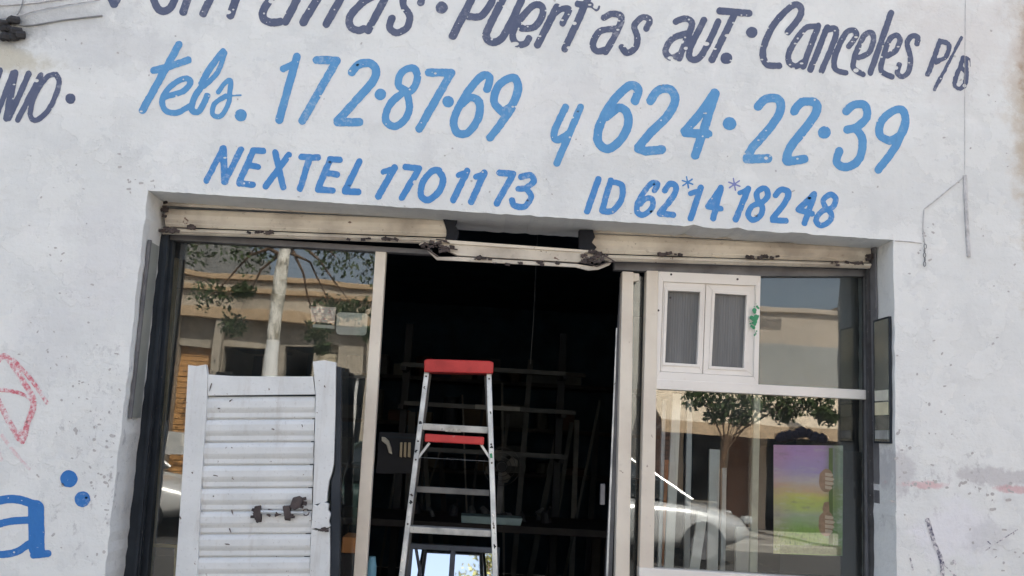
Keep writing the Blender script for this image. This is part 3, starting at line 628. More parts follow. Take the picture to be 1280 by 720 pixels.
# ------------------------------------------------------------ left shop window
zf = -.0
wl = T('shop_window', 'large left shop window with dark head rail behind the leaning shutter door', 'window', (at(330,700,YG)[0], YG, 0))
P('head_rail', M().px([(203,291),(540,312),(540,318),(203,299)], .285, .34), m_headg, wl, .002)
P('mullion', M().px([(469.5,311),(483,311.5),(457.5,720),(451,830),(434,830),(441.5,720)], .29, .345), m_creamp, wl, .003, label='cream post between left window and doorway')
P('side_frame', M().px([(200,298),(216,299),(181,760),(156,760)], .292, .34), m_dark, wl, .002)
zb_ = at(300,760,YG)[1]
xa,za = at(212,299,YG); xb,zb2_ = at(469,314,YG)
P('pane', M().prism([at(208,296,YG-.003), at(472,312,YG-.003), (at(437,760,YG)[0], .32), (at(166,760,YG)[0], .32)], YG-.003, YG+.003), m_glass, wl)
P('sill', M().box(at(160,760,.3)[0], at(440,760,.3)[0], .28, .38, .22, .32), m_dark, wl, .004)
P('apron', M().box(at(160,760,.3)[0], at(440,760,.3)[0], .30, .36, 0.002, .219), m_wall, wl)
# stickers on the inside of the glass
n = N('pinkish_printed_card'); X,_,Z = n.sep()
c = n.mix(n.ramp(n.noise(150, 2, .5, stretch=(.35,1,1.8)), .56, .6), (.66,.60,.58), (.62,.30,.30)); n.bsdf(c, .6); m_card = n.m
m_card2 = flat('pale_card', (.60,.61,.58), .6, 0, .15, 30)
def px_card(name, pts, y, mat, label, cat, rounded=0):
    q = [at(a, b, y) for a, b in pts]
    if rounded:
        cx = sum(a for a,_ in q)/4; cz = sum(b for _,b in q)/4; out = []
        for i in range(4):
            p, pr_, nx_ = Vector(q[i]), Vector(q[i-1]), Vector(q[(i+1)%4]); a = p+(pr_-p).normalized()*rounded; b = p+(nx_-p).normalized()*rounded
            for t in (0,.25,.5,.75,1): out.append(tuple((a.lerp(p,t)).lerp(p.lerp(b,t),t)))
        q = out
    return S(name, M().prism(q, y, y+.0012), mat, label, cat)
px_card('sticker', [(388,383),(420,384),(418,404.5),(389.5,402)], YG+.006, m_card, 'small pink-printed notice stuck in the left window', 'sticker')
px_card('sticker', [(421,390),(460,392),(458,419.5),(420,418)], YG+.006, m_card2, 'pale rounded blank sticker in the left window next to the pink notice', 'sticker', .02)
px_card('sticker', [(391,405),(418,407),(418,411),(391,409)], YG+.006, m_card2, 'thin pale strip under the pink notice in the left window', 'sticker')

# ------------------------------------------------------------ leaning wicket door of the shutter
YW = .07
wk = T('wicket_door', 'white shutter wicket door with horizontal slats leaning before the left window', 'door', (at(318,720,YW)[0], YW, 0))
def wpx(pts, y0=YW, y1=YW+.035): return M().px(pts, y0, y1)
zbot = 0.004
def down(p, q, z=zbot, y=YW):      # extends the line p->q (pixels) to the pavement
    a, b = at(*p, y), at(*q, y); t = (z-a[1])/(b[1]-a[1]); return (a[0]+(b[0]-a[0])*t, z)
A = lambda a, b, y=YW: at(a, b, y)
left_st = [A(235,456),A(246,457.5),A(257,455.5),A(259.5,470),A(259,494),A(251,612),down((251,612),(246.3,720)),down((226,620),(219,720)),A(219,720),A(226,620),A(229,570)]
P('stile', M().prism(left_st, YW, YW+.034), m_wicket, wk, .002, label='left stile')
right_st = [A(391,452),A(405,450),A(420,453),A(419,520),A(417,580),A(415,590),A(411,602),A(409,616),A(408.5,627),A(391,631.5),A(393,560),A(394.5,494)]
P('stile', M().prism(right_st, YW, YW+.034), m_wicket, wk, .002, label='upper right stile with a bite out of its edge')
P('stile', M().prism([A(389,661),A(396,663),A(412,660),A(412.5,690),A(412,720),down((412,690),(412,720)),down((388.5,690),(387,720)),A(387,720)], YW, YW+.034), m_wicket, wk, .002, label='lower right stile')
P('lock_patch', M().prism([A(391,630),A(397,632),A(403,626.5),A(411,630),A(410,638),A(413.5,642),A(411,652),A(413,658),A(404,663),A(395,660),A(389,662)], YW-.004, YW+.03), m_wicket, wk, .003, label='crumpled welded patch round the lock')
P('top_rail', M().prism([A(259.8,468),A(290,470),A(330,470.5),A(391,470.5),A(394,493),A(259.6,494.5)], YW+.001, YW+.033), m_wicket, wk, .002)
P('hinge_side', M().prism([A(420.5,458,YW+.01),A(426.5,459,YW+.01),down((426,560),(424,720),y=YW+.01),down((417,560),(413,720),y=YW+.01),A(413,720,YW+.01),A(414,600,YW+.01),A(418.5,590,YW+.01)], YW+.012, YW+.055), m_dark, wk, .002, label='dark edge profile at the right of the wicket door')
y_ = 496.0; k = 0
while True:
    lx = 259.0-(y_-494)*.0625; rx = 394.2-(y_-494)*.031
    if at(lx, y_+28.2, YW)[1] < .03: break
    slat((lx, y_), (rx, y_-.6), 27.4, 27.4, mat=m_wicket, depth=.0145, par=wk, y=YW+.020, wav=.0006)
    y_ += 28.7; k += 1
P('bottom_rail', M().prism([(at(lx,y_,YW)[0]+.002, at(lx,y_,YW)[1]-.002),(at(rx,y_,YW)[0]-.002, at(rx,y_,YW)[1]-.002),(at(rx,y_,YW)[0],.004),(at(lx,y_,YW)[0],.004)], YW+.002, YW+.03), m_wicket, wk, .002)
P('backing_sheet', M().prism([A(261,497,YW+.03),A(392,496,YW+.03),(A(386,720,YW+.03)[0], .02),(A(248,720,YW+.03)[0], .02)], YW+.029, YW+.0325), m_wicket, wk)
m_spot = flat('brown_flake_spot', (.15,.125,.12), .85, 0, .5, 60)
bl = M()
x0,z0 = A(330,639); x1,z1 = A(372,640)
P('slide_bolt', M().tube([(x0-.04,YW-.012,z0-.003),(x1+.03,YW-.012,z1-.001)], .009, 10), m_alu, wk, label='worn slide bolt across the slats')
P('bolt_bracket', M().px([(318,633),(325,632),(326,650),(321,654),(316,644)], YW-.024, YW+.004), m_rust, wk, .002)
P('bolt_bracket', M().px([(353,633),(362,632),(364,647),(356,649)], YW-.026, YW+.004), m_rust, wk, .002)
P('bolt_handle', M().px([(362,633),(366,622),(374,620),(379,626),(375,634),(368,638)], YW-.03, YW-.008), m_rust, wk, .003)
P('rust_patch', lump(322,643,6,9,YW-.004,12,5), m_rust, wk, kind='stuff'); P('rust_patch', lump(360,641,8,9,YW-.008,16,6), m_rust, wk, kind='stuff'); P('rust_patch', lump(374,628,9,7,YW-.01,14,7), m_rust, wk, kind='stuff'); P('rust_patch', lump(343,641,16,4,YW-.006,8,8), m_rust, wk, kind='stuff'); P('rust_patch', lump(404,662,8,2.5,YW-.008,8,9), m_rust, wk, kind='stuff')
P('latch_eye', M().tube([(A(383+4*math.cos(t),640+4*math.sin(t))[0], YW-.012, A(383+4*math.cos(t),640+4*math.sin(t))[1]) for t in np.linspace(0,5.6,10)], .003, 6), m_rust, wk)
for (a,b,c,d) in ((286,502,290,499),(272,510,275,511),(339,536,343,537),(377,530,378,534),(266,594,272,595),(289,559,290,560),(281,680,287,681),(266,620,267,621),(289,636,291,644),(286,660,289,667),(405,482,407,484),(265,478,262,488),(240,590,241,592),(225,645,226,650)):
    x0,z0 = A(a,b,YW); x1,z1 = A(c,d,YW)
    yo = YW-.0012 if (a < 258 or a > 394 or b < 492) else YW+.0045
    L_ = math.hypot(x1-x0, z1-z0)/2+.001; an = math.atan2(z1-z0, x1-x0); q = []
    for t in range(9):
        u, v_ = L_*math.cos(t*.698)*random.uniform(.6,1.3), .003*math.sin(t*.698)*random.uniform(.5,1.5)
        q.append(((x0+x1)/2+u*math.cos(an)-v_*math.sin(an), (z0+z1)/2+u*math.sin(an)+v_*math.cos(an)))
    P('rust_spot', M().prism(q, yo-.0005, yo+.001), m_spot, wk)

# ------------------------------------------------------------ doorway: right post and open sliding door edge
dp = T('door_post', 'cream door post at the right side of the dark doorway', 'door post', (at(775,700,.31)[0], .31, 0))
P('post', M().prism([at(778,339,.29),at(792,340,.29),at(787,720,.29),(at(785,830,.29)[0],.003),(at(767,830,.29)[0],.003),at(769,720,.29)], .29, .345), m_creamp, dp, .003)
P('post_cap', M().px([(790,341),(799,342),(799,351),(790,352)], .30, .335), m_cream, dp, .002)
de = T('sliding_door', 'glass sliding door pushed open behind the right door post', 'door', (at(765,700,.36)[0], .36, 0))
P('edge_profile', M().prism([at(776,345,.35),at(779.5,345,.35),at(765,720,.35),(at(762,800,.35)[0],.004),(at(758,800,.35)[0],.004),at(757,720,.35)], .35, .385), m_headg, de, .001)
P('edge_bead', M().prism([at(770,410,.348),at(771.5,410,.348),at(760,720,.348),at(757.5,720,.348)], .343, .349), m_alu, de, label='light metal bead along the door edge')
P('pull_handle', M().px([(751,605),(756.5,605),(756,631),(750.5,631)], .34, .365), m_headg, de, .002)
P('pane', M().prism([at(781,345,.365),at(806,346,.365),(at(798,800,.365)[0],.01),(at(768,800,.365)[0],.01)], .365, .37), m_glassd, de)

# ------------------------------------------------------------ right shop window
wr = T('shop_window', 'right shop window with white sliding sashes above a wide display pane', 'window', (at(945,700,YG)[0], YG, 0))
P('head_rail', M().px([(768,326),(1086,337),(1086,345),(950,345),(768,337)], .285, .34), m_headg, wr, .002)
P('stile', M().prism([at(808.5,338,.28),at(823,338.5,.28),at(817,720,.28),(at(815,800,.28)[0],.1),(at(796,800,.28)[0],.1),at(799,720,.28)], .28, .345), m_creamp, wr, .003, label='cream left stile, chipped')
P('transom', M().px([(817,473.5),(1083,487.5),(1083,499.5),(817,486)], .283, .343), m_white, wr, .003)
P('side_frame', M().px([(1082,342),(1086.5,342),(1092,760),(1084,760)], .292, .34), m_headg, wr, .002)
P('bottom_rail', M().px([(799,709.5),(943,718),(1090,727),(1090,742),(799,725)], .275, .345), m_white, wr, .003)
P('apron', M().box(at(797,800,.3)[0], at(1090,800,.3)[0], .29, .35, .002, at(945,733,.29)[1]-.03), m_wall, wr)
P('pane', M().prism([at(815,480,YG),at(1086,493,YG),at(1090,730,YG),at(812,716,YG)], YG-.003, YG+.003), m_glass, wr, label='wide lower display pane')
P('pane', M().px([(948,340),(1086,340),(1086,492),(948,483)], YG-.004, YG+.002), m_glassd, wr, label='upper right pane')
P('panel_behind', M().px([(950,341),(1085,341),(1085,492),(950,483)], YG+.11, YG+.12), flat('grey_blind', (.10,.105,.11), .8, 0, .2, 5), wr, label='dull grey blind behind the upper right pane')
# upper left unit: outer white board frame, two inner sashes with ribbed grey panels
o_ = [(823,338.5),(951,344),(948,481.5),(819,474)]
def frame(name, out, inn, y0, y1, mat, par, b=.002, label=None):
    """four mitred bars between an outer and an inner quadrilateral (pixels)"""
    for i in range(4):
        j = (i+1) % 4
        P(name, M().px([out[i], out[j], inn[j], inn[i]], y0, y1), mat, par, b, label=label)
frame('frame_bar', o_, [(829,352),(945,357),(942,471),(825,464.5)], .286, .345, m_white, wr)
s1o = [(829.3,352.3),(882,354.5),(878,467.3),(825.3,464.3)]; s1i = [(835,363),(875.5,365),(871.5,455.5),(831.5,453)]
s2o = [(882.6,354.6),(944.8,357.3),(941.7,470.7),(878.6,467.4)]; s2i = [(894,366.5),(933.5,369),(929.5,460),(889.5,457.5)]
frame('sash_bar', s1o, s1i, .296, .34, m_white, wr); frame('sash_bar', s2o, s2i, .302, .34, m_white, wr)
def lip(inn, g, y0, y1):
    cx = sum(p[0] for p in inn)/4; cy_ = sum(p[1] for p in inn)/4
    out = [(x+g*(1 if x > cx else -1), y+g*(1 if y > cy_ else -1)) for x, y in inn]
    frame('glazing_bead', out, inn, y0, y1, m_white, wr, .001)
lip(s1i, 3.5, .290, .2955); lip(s2i, 3.5, .296, .3015)
n = N('ribbed_grey_panel'); wv = n.t.nodes.new('ShaderNodeTexWave'); wv.inputs['Scale'].default_value = 26; wv.inputs['Distortion'].default_value = .6; n.link(n.pos, wv.inputs['Vector'])
m_rib = n.bsdf(n.mix(n.ramp(n.noise(7,4,stretch=(4,1,.4)),.3,.7), (.165,.17,.175), (.125,.13,.135)), .55, 0, wv.outputs['Fac'], .15, .003)
for q in (s1i, s2i):
    m = M(); nr = 11
    for k in range(nr):
        a, b = k/nr, (k+.95)/nr
        def lp(t, lo): 
            p, r_ = (q[0], q[1]) if lo else (q[3], q[2]); return (p[0]+(r_[0]-p[0])*t, p[1]+(r_[1]-p[1])*t)
        m.px([lp(a,1), lp(b,1), lp(b,0), lp(a,0)], .326, .331)
    m.px(q, .3315, .336)
    P('ribbed_panel', m, m_rib, wr)
for px_, py_ in ((839,343),(922,349),(823,388),(838,372)):
    x, z = at(px_, py_, .284); P('screw', M().tube([(x,.2835,z),(x,.288,z)], .0055, 8), m_rust, wr)
# green paint dabs on the right sash bar
random.seed(5); gd = []
for cx_, cy__, s_, k in ((943.5,399,5.5,16),(941,404,4,8),(945,384,2.6,5),(945,414,2.8,6),(938,416,1.2,3),(941,380,1.2,3)):
    for _ in range(k): gd.append((random.uniform(1,s_), [(cx_+random.gauss(0,s_*.5), cy__+random.gauss(0,s_*.9))], 0))
gm = lettering(gd, 0, .8, .7); 
vv = []
for x, y, z in gm.v:                    # carried from the wall plane to the face of the sash
    t = (.2845-CAM[1])/(y-CAM[1]); vv.append((CAM[0]+(x-CAM[0])*t, .2845, CAM[2]+(z-CAM[2])*t))
gm.v = vv; P('paint_dab', gm, flat('green_paint', (.05,.30,.15), .6), wr, label='green paint dabs on the sash edge')
P('inner_mullion', M().px([(943,492),(951,492.5),(946,720),(937,719)], YG+.035, YG+.06), flat('pale_green_aluminium', (.52,.55,.48), .5, .2), wr, .002, label='pale inner mullion behind the display pane')

# poster and goods in the right window
n = N('rainbow_poster_print'); X,_,Z = n.sep()
zt_, zb3 = at(1010,556,YG+.02)[1], at(1010,693,YG+.02)[1]
nz = n.noise(9, 4, .6, stretch=(.6,1,2.4)); v_ = n.math('ADD', n.ramp(Z, zb3, zt_, 0, 1), n.math('MULTIPLY', n.math('SUBTRACT', nz, .5), .22))
# linear map (smoothstep is fine for a soft print)
cr = n.t.nodes.new('ShaderNodeValToRGB'); n.link(v_, cr.inputs[0]); el = cr.color_ramp.elements
stops = [(0,(.50,.72,.16)),(.12,(.42,.70,.18)),(.28,(.60,.70,.56)),(.42,(.76,.88,.26)),(.53,(.97,.93,.28)),(.63,(.98,.70,.48)),(.74,(.86,.74,.82)),(.86,(.62,.50,.92)),(1,(.70,.44,.88))]
el[0].position, el[0].color = 0, (*stops[0][1],1); el[1].position, el[1].color = 1, (*stops[-1][1],1)
for p_, c_ in stops[1:-1]:
    e = el.new(p_); e.color = (*c_, 1)
xl_, xr_ = at(967,620,YG+.05)[0], at(1053,620,YG+.05)[0]
c = n.mix(n.ramp(X, xl_+(xr_-xl_)*.66, xr_-(xr_-xl_)*.1, 0, .85), cr.outputs[0], (.20,.36,.16))
c = n.mix(n.ramp(X, xl_+.12, xl_-.02, 0, .35), c, (.90,.45,.55))
cloud = n.noise(16, 7, .7, stretch=(.5,1,1.5)); c = n.mix(n.ramp(cloud, .5, .72, 0, .55), c, (.92,.90,.88)); c = n.mix(n.ramp(cloud, .44, .28, 0, .5), c, (.30,.28,.34))
gr = n.noise(70, 5, .75, stretch=(1.6,1,.5)); c = n.mix(n.math('MULTIPLY', n.ramp(gr, .48, .66), n.ramp(Z, zb3+.18, zb3+.02)), c, (.16,.34,.05))
n.bsdf(c, .35, spec=.5); m_post = n.m
YP = YG+.02
po = T('poster', 'colourful rainbow poster with two printed hands in the right window', 'poster', (at(1010,693,YP)[0], YP, at(1010,693,YP)[1]))
P('sheet', M().px([(967,556),(1054,557),(1053,695),(967,692)], YP, YP+.002), m_post, po)
m_skin = flat('printed_skin', (.66,.42,.31), .5, 0, .35, 40)
P('printed_strip', M().px([(975,681),(1052,683),(1052,694),(975,691.5)], YP-.0012, YP-.0004), flat('printed_pale_green', (.42,.44,.20), .5, 0, .4, 90), po, label='pale printed text strip along the poster foot')
P('printed_pole', M().px([(1036,560),(1041,560),(1041,680),(1036,680)], YP-.0008, YP-.0003), flat('printed_green_pole', (.20,.30,.10), .5), po)
def fist(cx, cy_, s, flip=1):
    pts = []
    pl = [(cx+s*a*flip, cy_+s*b) for a, b in ((-.55,-.6),(-.1,-1),(.35,-.85),(.55,-.3),(.5,.4),(.2,.9),(-.3,.85),(-.6,.3))]
    q = catmull(pl+[pl[0]], 4)[:-1]
    P('printed_hand', M().px(q, YP-.0016, YP-.0009), m_skin, po, label='printed hand gripping the pole')
    for k in range(4):
        y0 = cy_-s*.55+k*s*.36; fl = (.85,1.0,.95,.75)[k]
        w_ = s*.13
        f = catmull([(cx-s*.1*flip, y0-w_),(cx+s*.45*fl*flip, y0-w_+1),(cx+s*.66*fl*flip, y0+1),(cx+s*.45*fl*flip, y0+w_+1),(cx-s*.1*flip, y0+w_)], 4)
        P('printed_finger', M().px(f, YP-.0024, YP-.0018), m_skin2, po)
m_skin2 = flat('printed_skin_light', (.98,.80,.68), .5, 0, .12, 40)
P('printed_arm', M().px([(1030,628),(1036,627),(1037,642),(1030,643),(1028,636)], YP-.0012, YP-.0009), m_skin, po)
fist(1033,601,15); fist(1033,655,16)
# black garment on top of the poster
g_ = []
bmk = M()
random.seed(3)
for k in range(7):
    x, z = at(976+k*8.2, 548-5*math.sin(k/6*math.pi)+random.uniform(-1.5,1.5), YP); bmk.tube([(x-.022,YP,z),(x,YP-.015,z+.006),(x+.022,YP+.005,z)], .028+random.uniform(-.004,.004), 9)
S('black_cloth', bmk, flat('black_cloth', (.012,.013,.02), .95), 'black bunched cloth lying on top of the rainbow poster', 'cloth')
S('display_shelf', M().box(at(955,700,YG+.3)[0], at(1075,700,YG+.3)[0], YP+.03, YP+.55, at(1010,556,YP)[1]-.62, at(1010,556,YP)[1]-.02), flat('near_black_cabinet', (.014,.018,.026), .5), 'near-black display cabinet behind the rainbow poster', 'cabinet')
def lean(label, p0, p1, w_, y0, y1, mat, th=.02, cat='metal profile', group='white profiles standing in the right window', name='window_profile'):
    """a bar standing on the floor at p1 and leaning back to p0 (pixels at the glass)"""
    a = at(*p0, y0); b = at(*p1, y1); t = (0.004-b[1])/(a[1]-b[1]); bx = b[0]+(a[0]-b[0])*t; by = y1+(y0-y1)*t
    m = M().beam((a[0],y0,a[1]),(bx,by,.014), w_, th)
    return S(name, m, mat, label, cat, group, .002)
m_pw = flat('white_lacquered_profile', (.80,.81,.80), .4, 0, .12, 10); m_pg = flat('grey_profile', (.42,.44,.46), .4, .3, .2, 10)
lean('slim grey profile farthest left in the right window', (830,500),(824,705), .02, .56, .45, m_pg)
lean('tall white profile reaching the transom in the right window', (846,492),(836,705), .045, .5, .42, m_pw)
lean('grey profile behind the tall white one in the right window', (862,500),(858,705), .03, .7, .6, m_pg)
lean('short slanting white profile in the right window', (878,640),(868,708), .05, .46, .42, m_pw)
lean('medium white profile in the middle of the right window', (893,562),(890,708), .055, .62, .54, m_pw)
lean('slim grey profile right of the medium white one', (905,585),(903,708), .025, .6, .55, m_pg)
xa,za = at(927,657,.6); 
S('sheet_panel', M().box(xa-.055, xa+.055, .50, .53, .004, za), m_pw, 'short grey board standing beside the inner mullion of the right window', 'board', b=.002)
xa,za = at(834,575,.9)
S('orange_box', M().box(xa-.02, xa+.03, .86, .95, .9, za), flat('orange_card', (.55,.2,.06), .6), 'narrow orange carton among the white profiles', 'box')
S('window_shelf', M().box(at(820,700,.9)[0], at(930,700,.9)[0], .84, 1.2, .86, .899), m_wood, 'low dark shelf behind the white profiles', 'shelf')

# ------------------------------------------------------------ step ladder in the doorway
YL = .62
def lp3(px, py, y): x, z = at(px, py, y); return (x, y, z)
ct = lp3(574,458,YL)
ld = T('step_ladder', 'aluminium step ladder with red top cap and red tray in the doorway', 'ladder', (ct[0], .55, 0))
YF = .40                                            # feet of the front rails are nearer the street
def rail_pt(px, py):                                # the front rails lean back: depth grows with height
    y = YF+.1
    for _ in range(6):
        x, z = at(px, py, y); y = YF+(YL-YF)*z/ct[2]
    return Vector((x, y, z))
P('top_cap', M().px([(530,450),(535,448.5),(612,451),(617,453),(616.5,467),(530,465)], YL-.06, YL+.10), m_redpl, ld, .006)
tl, bl_ = rail_pt(534,462), rail_pt(502,720); tr, br = rail_pt(611,465), rail_pt(619,720)
def ext(a, b, z): t = (z-a.z)/(b.z-a.z); return a+(b-a)*t
bl0, br0 = ext(tl, bl_, .012), ext(tr, br, .012)
for a, b in ((tl, bl0), (tr, br0)):
    m = M().beam(a, b, .026, .05); P('rail', m, m_alu, ld, .003)
    P('foot', M().box(b.x-.022, b.x+.022, b.y-.035, b.y+.035, 0.002, .03), m_dark, ld, .004)
m_dulst = worn('dull_aluminium_brace', (.17,.17,.165), (.06,.06,.06), .6, .6, 40)
m_step = worn('dirty_aluminium_tread', (.50,.51,.50), (.15,.15,.14), .6, .5, 40, metal=.3, chips=(.08,.08,.08))
def step(y, th, mat, dy=0, name='step', dep=.075, inset=.013, label=None):
    t = 0
    def on(a, b):
        lo, hi = 0., 1.
        for _ in range(30):
            mid = (lo+hi)/2; p = a.lerp(b, mid); d = Vector(p)-Vector(CAM)
            sy_ = 360-FPX*d.dot(Vector(U_))/d.dot(Vector(F_))
            if sy_ < y: lo = mid
            else: hi = mid
        return a.lerp(b, lo)
    p, q = on(tl, bl0), on(tr, br0); zc = (p.z+q.z)/2
    return P(name, M().box(p.x+inset, q.x-inset, p.y-.02+dy, p.y-.02+dep+dy, zc-th/2, zc+th/2), mat, ld, .003, label=label), p, q
_, p1_, q1_ = step(535.5, .034, m_step); step(664, .032, m_step); step(742, .026, m_alu); step(820, .026, m_alu)
_, p3_, q3_ = step(574, .001, m_alu, dep=.004, name='brace_plate')
P('tool_tray', M().box(p1_.x+.03, q1_.x-.03, p1_.y-.05, p1_.y+.12, p1_.z-.065, p1_.z-.025), m_redpl, ld, .006)
for s_, p, q in ((1, p1_, p3_), (-1, q1_, q3_)):
    P('diagonal_brace', M().beam((p.x+s_*.055, p.y-.01, p.z-.07), (q.x+s_*.005, q.y, q.z+.0), .012, .006), m_alu, ld)
# rear frame
YR0, YR1 = YL+.04, 1.12
rt_l = Vector((tl.x+.012, YR0, tl.z-.02)); rt_r = Vector((tr.x-.012, YR0, tr.z-.02)); rb_l = Vector((bl0.x-.02, YR1, .012)); rb_r = Vector((br0.x+.03, YR1, .012))
for a, b in ((rt_l, rb_l), (rt_r, rb_r)): P('rear_rail', M().beam(a, b, .018, .03), m_dulst, ld, .002)
for t in (.80, .93):
    a, b = rt_l.lerp(rb_l, t), rt_r.lerp(rb_r, t); P('rear_brace', M().beam(a, b, .02, .012, (0,0,1)), m_alu, ld, .001)
step(615, .030, m_dulst, dy=.09, dep=.03, label='dull narrow cross brace')
for a, b, ts in ((tl, bl0, (.02,.2,.25,.42,.6)), (tr, br0, (.02,.2,.25,.42,.6))):
    for t in ts:
        p = a.lerp(b, t); P('rivet', M().tube([(p.x,p.y-.028,p.z),(p.x,p.y-.02,p.z)], .005, 8), m_rust, ld)
random.seed(44)
for _ in range(16):
    a, b = random.choice(((tl, bl0), (tr, br0))); p = a.lerp(b, random.uniform(.03,.72)); q = [(p.x+random.uniform(-.008,.008)+random.uniform(.002,.006)*math.cos(t*.9), p.z+random.uniform(.003,.014)*math.sin(t*.9)) for t in range(7)]
    P('paint_splash', M().prism(q, p.y-.0268, p.y-.0262), random.choice((m_dark, m_dark, m_white, m_rust)), ld)
P('rating_label', M().box((p1_.x+q1_.x)/2-.05, (p1_.x+q1_.x)/2+.03, p1_.y-.0215, p1_.y-.0203, p1_.z-.009, p1_.z+.009), flat('worn_label', (.55,.55,.5), .6, 0, .5, 60), ld)
p = tr.lerp(br0, .23); P('paint_dab', M().beam((p.x-.004,p.y-.0262,p.z+.01),(p.x+.004,p.y-.0262,p.z-.03), .012, .001), flat('green_paint', (.05,.30,.15), .6), ld)

# ------------------------------------------------------------ things inside the shop
# sliding window unit with mirror glass, propped on a stand behind the ladder
YM = 1.35
def mp(px, py): return lp3(px, py, YM)
mw = T('mirror_window', 'grey-framed two-pane mirror unit standing behind the ladder, reflecting sky and tree', 'mirror', (mp(565,720)[0], YM, .0))
xL, xR = at(506,700,YM)[0], at(626,700,YM)[0]; zT = at(565,688,YM)[1]; tilt = .27
def tl_(x, u, v_): return (x, YM+v_*1.0+u*math.sin(tilt), zT-.9+u*math.cos(tilt)-v_*0)
def tbox(x0, x1, u0, u1, v0, v1):
    vs = []
    for v_ in (v0, v1):
        for x, u in ((x0,u0),(x1,u0),(x1,u1),(x0,u1)): vs.append(tl_(x, u, v_))
    return M().add(vs, [(0,1,2,3),(7,6,5,4),(0,4,5,1),(1,5,6,2),(2,6,7,3),(3,7,4,0)])
UH = .9/math.cos(tilt)
m_fr = flat('blue_grey_frame', (.14,.16,.20), .5, .2)
xM = at(565,700,YM)[0]
P('frame_bar', tbox(xL, xR, UH-.03, UH, -.02, .02), m_fr, mw, .002); P('frame_bar', tbox(xL, xR, 0, .03, -.02, .02), m_fr, mw, .002)
for x in (xL, xM-.015, xR-.03): P('frame_bar', tbox(x, x+.03, .0305, UH-.0305, -.02, .02), m_fr, mw, .002)
P('mirror_pane', tbox(xL+.031, xM-.016, .031, UH-.031, -.004, .004), m_mirror, mw); P('mirror_pane', tbox(xM+.016, xR-.031, .031, UH-.031, -.004, .004), m_mirror, mw)
P('diagonal_stay', M().beam(tl_(xL+.05, UH-.03, -.03), tl_(xL+.13, UH-.34, -.03), .018, .01), m_fr, mw)
zs = zT-.9
S('mirror_stand', M().box(xL-.03, xR+.03, YM-.05, YM+.42, 0.002, zs-.002), m_wood, 'low dark wooden crate carrying the two-pane mirror unit', 'crate', b=.004)
# workbench with a pale tray
YB = 2.4
zt = at(615,655,YB)[1]
wb = T('workbench', 'dark workbench deep inside the shop', 'workbench', (at(615,655,YB)[0], YB, 0))
xc = at(615,655,YB)[0]
P('bench_top', M().box(xc-1.2, xc+.9, YB-.05, YB+.8, zt-.05, zt), m_wood, wb, .004)
for sx in (-1.15, .8):
    for sy_ in (0, .68): P('leg', M().box(xc+sx, xc+sx+.07, YB+sy_, YB+sy_+.07, .002, zt-.051), m_wood, wb, .003)
x0 = at(577,646,YB)[0]; x1 = at(653,646,YB)[0]; z0 = zt+.001
tray = M().prism([(x0,z0),(x1-.012,z0),(x1,z0+.05),(x0-.004,z0+.05)], YB-.04, YB+.16)
S('tray', tray, flat('pale_teal_plastic', (.34,.48,.50), .5), 'pale teal plastic tray on the workbench seen behind the ladder', 'tray', b=.004)
for k in range(4):
    xx = at(632+k*6,637,YB)[0]; zz = z0+.012
    S('wire_coil', M().tube([(xx+.012*math.cos(t), YB+.05, zz+.013+.012*math.sin(t)) for t in np.linspace(2.2, 7.6, 10)], .003, 5), m_alu,
      ['leftmost small wire coil standing in the teal tray','second small wire coil from the left in the teal tray','third small wire coil from the left in the teal tray','rightmost small wire coil standing in the teal tray'][k], 'wire coil', 'small wire coils in the teal tray')
# shelves on the back wall with clutter
YK = 5.6
for zz, k in ((1.15,0),(1.62,1),(2.1,2)):
    S('wall_shelf', M().box(-1.6, 2.2, YK, YK+.5, zz-.04, zz), flat('shelf_board_%s' % 'abc'[k], (.035,.032,.034), .7), ['lowest','middle','topmost'][k]+' shelf on the back wall of the shop', 'shelf', 'shelves on the back wall', .003)
random.seed(21)
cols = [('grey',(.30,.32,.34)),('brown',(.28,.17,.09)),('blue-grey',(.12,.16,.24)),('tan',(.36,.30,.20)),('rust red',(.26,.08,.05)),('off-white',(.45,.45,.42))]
for zz, sn in ((1.15,'lowest'),(1.62,'middle'),(2.1,'topmost')):
    x = -1.4; k = 0
    while x < 1.9 and k < 9:
        wd = random.uniform(.12,.32); hh = random.uniform(.10,.34); cn, cc = cols[(k*5+len(sn)) % 6]
        kind = (k+len(sn)) % 3
        m = M()
        if kind == 0: m.box(x, x+wd, YK+.05, YK+.35, zz+.001, zz+hh); nm = 'carton'
        elif kind == 1:
            r = min(wd/2,.09); m.tube([(x+r,YK+.2,zz+.001),(x+r,YK+.2,zz+hh*.9),(x+r,YK+.2,zz+hh*.93),(x+r,YK+.2,zz+hh)], r, 14, r*.93); nm = 'tin'
        else: m.box(x, x+wd, YK+.02, YK+.3, zz+.001, zz+hh*.5).box(x+.01, x+wd-.01, YK+.03, YK+.29, zz+hh*.5+.001, zz+hh*.62); nm = 'tool_case'
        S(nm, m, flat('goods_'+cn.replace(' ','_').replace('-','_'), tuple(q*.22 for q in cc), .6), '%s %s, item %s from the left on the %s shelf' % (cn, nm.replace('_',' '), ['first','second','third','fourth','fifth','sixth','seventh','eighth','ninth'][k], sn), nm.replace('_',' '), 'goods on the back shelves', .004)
        x += wd+random.uniform(.03,.12); k += 1
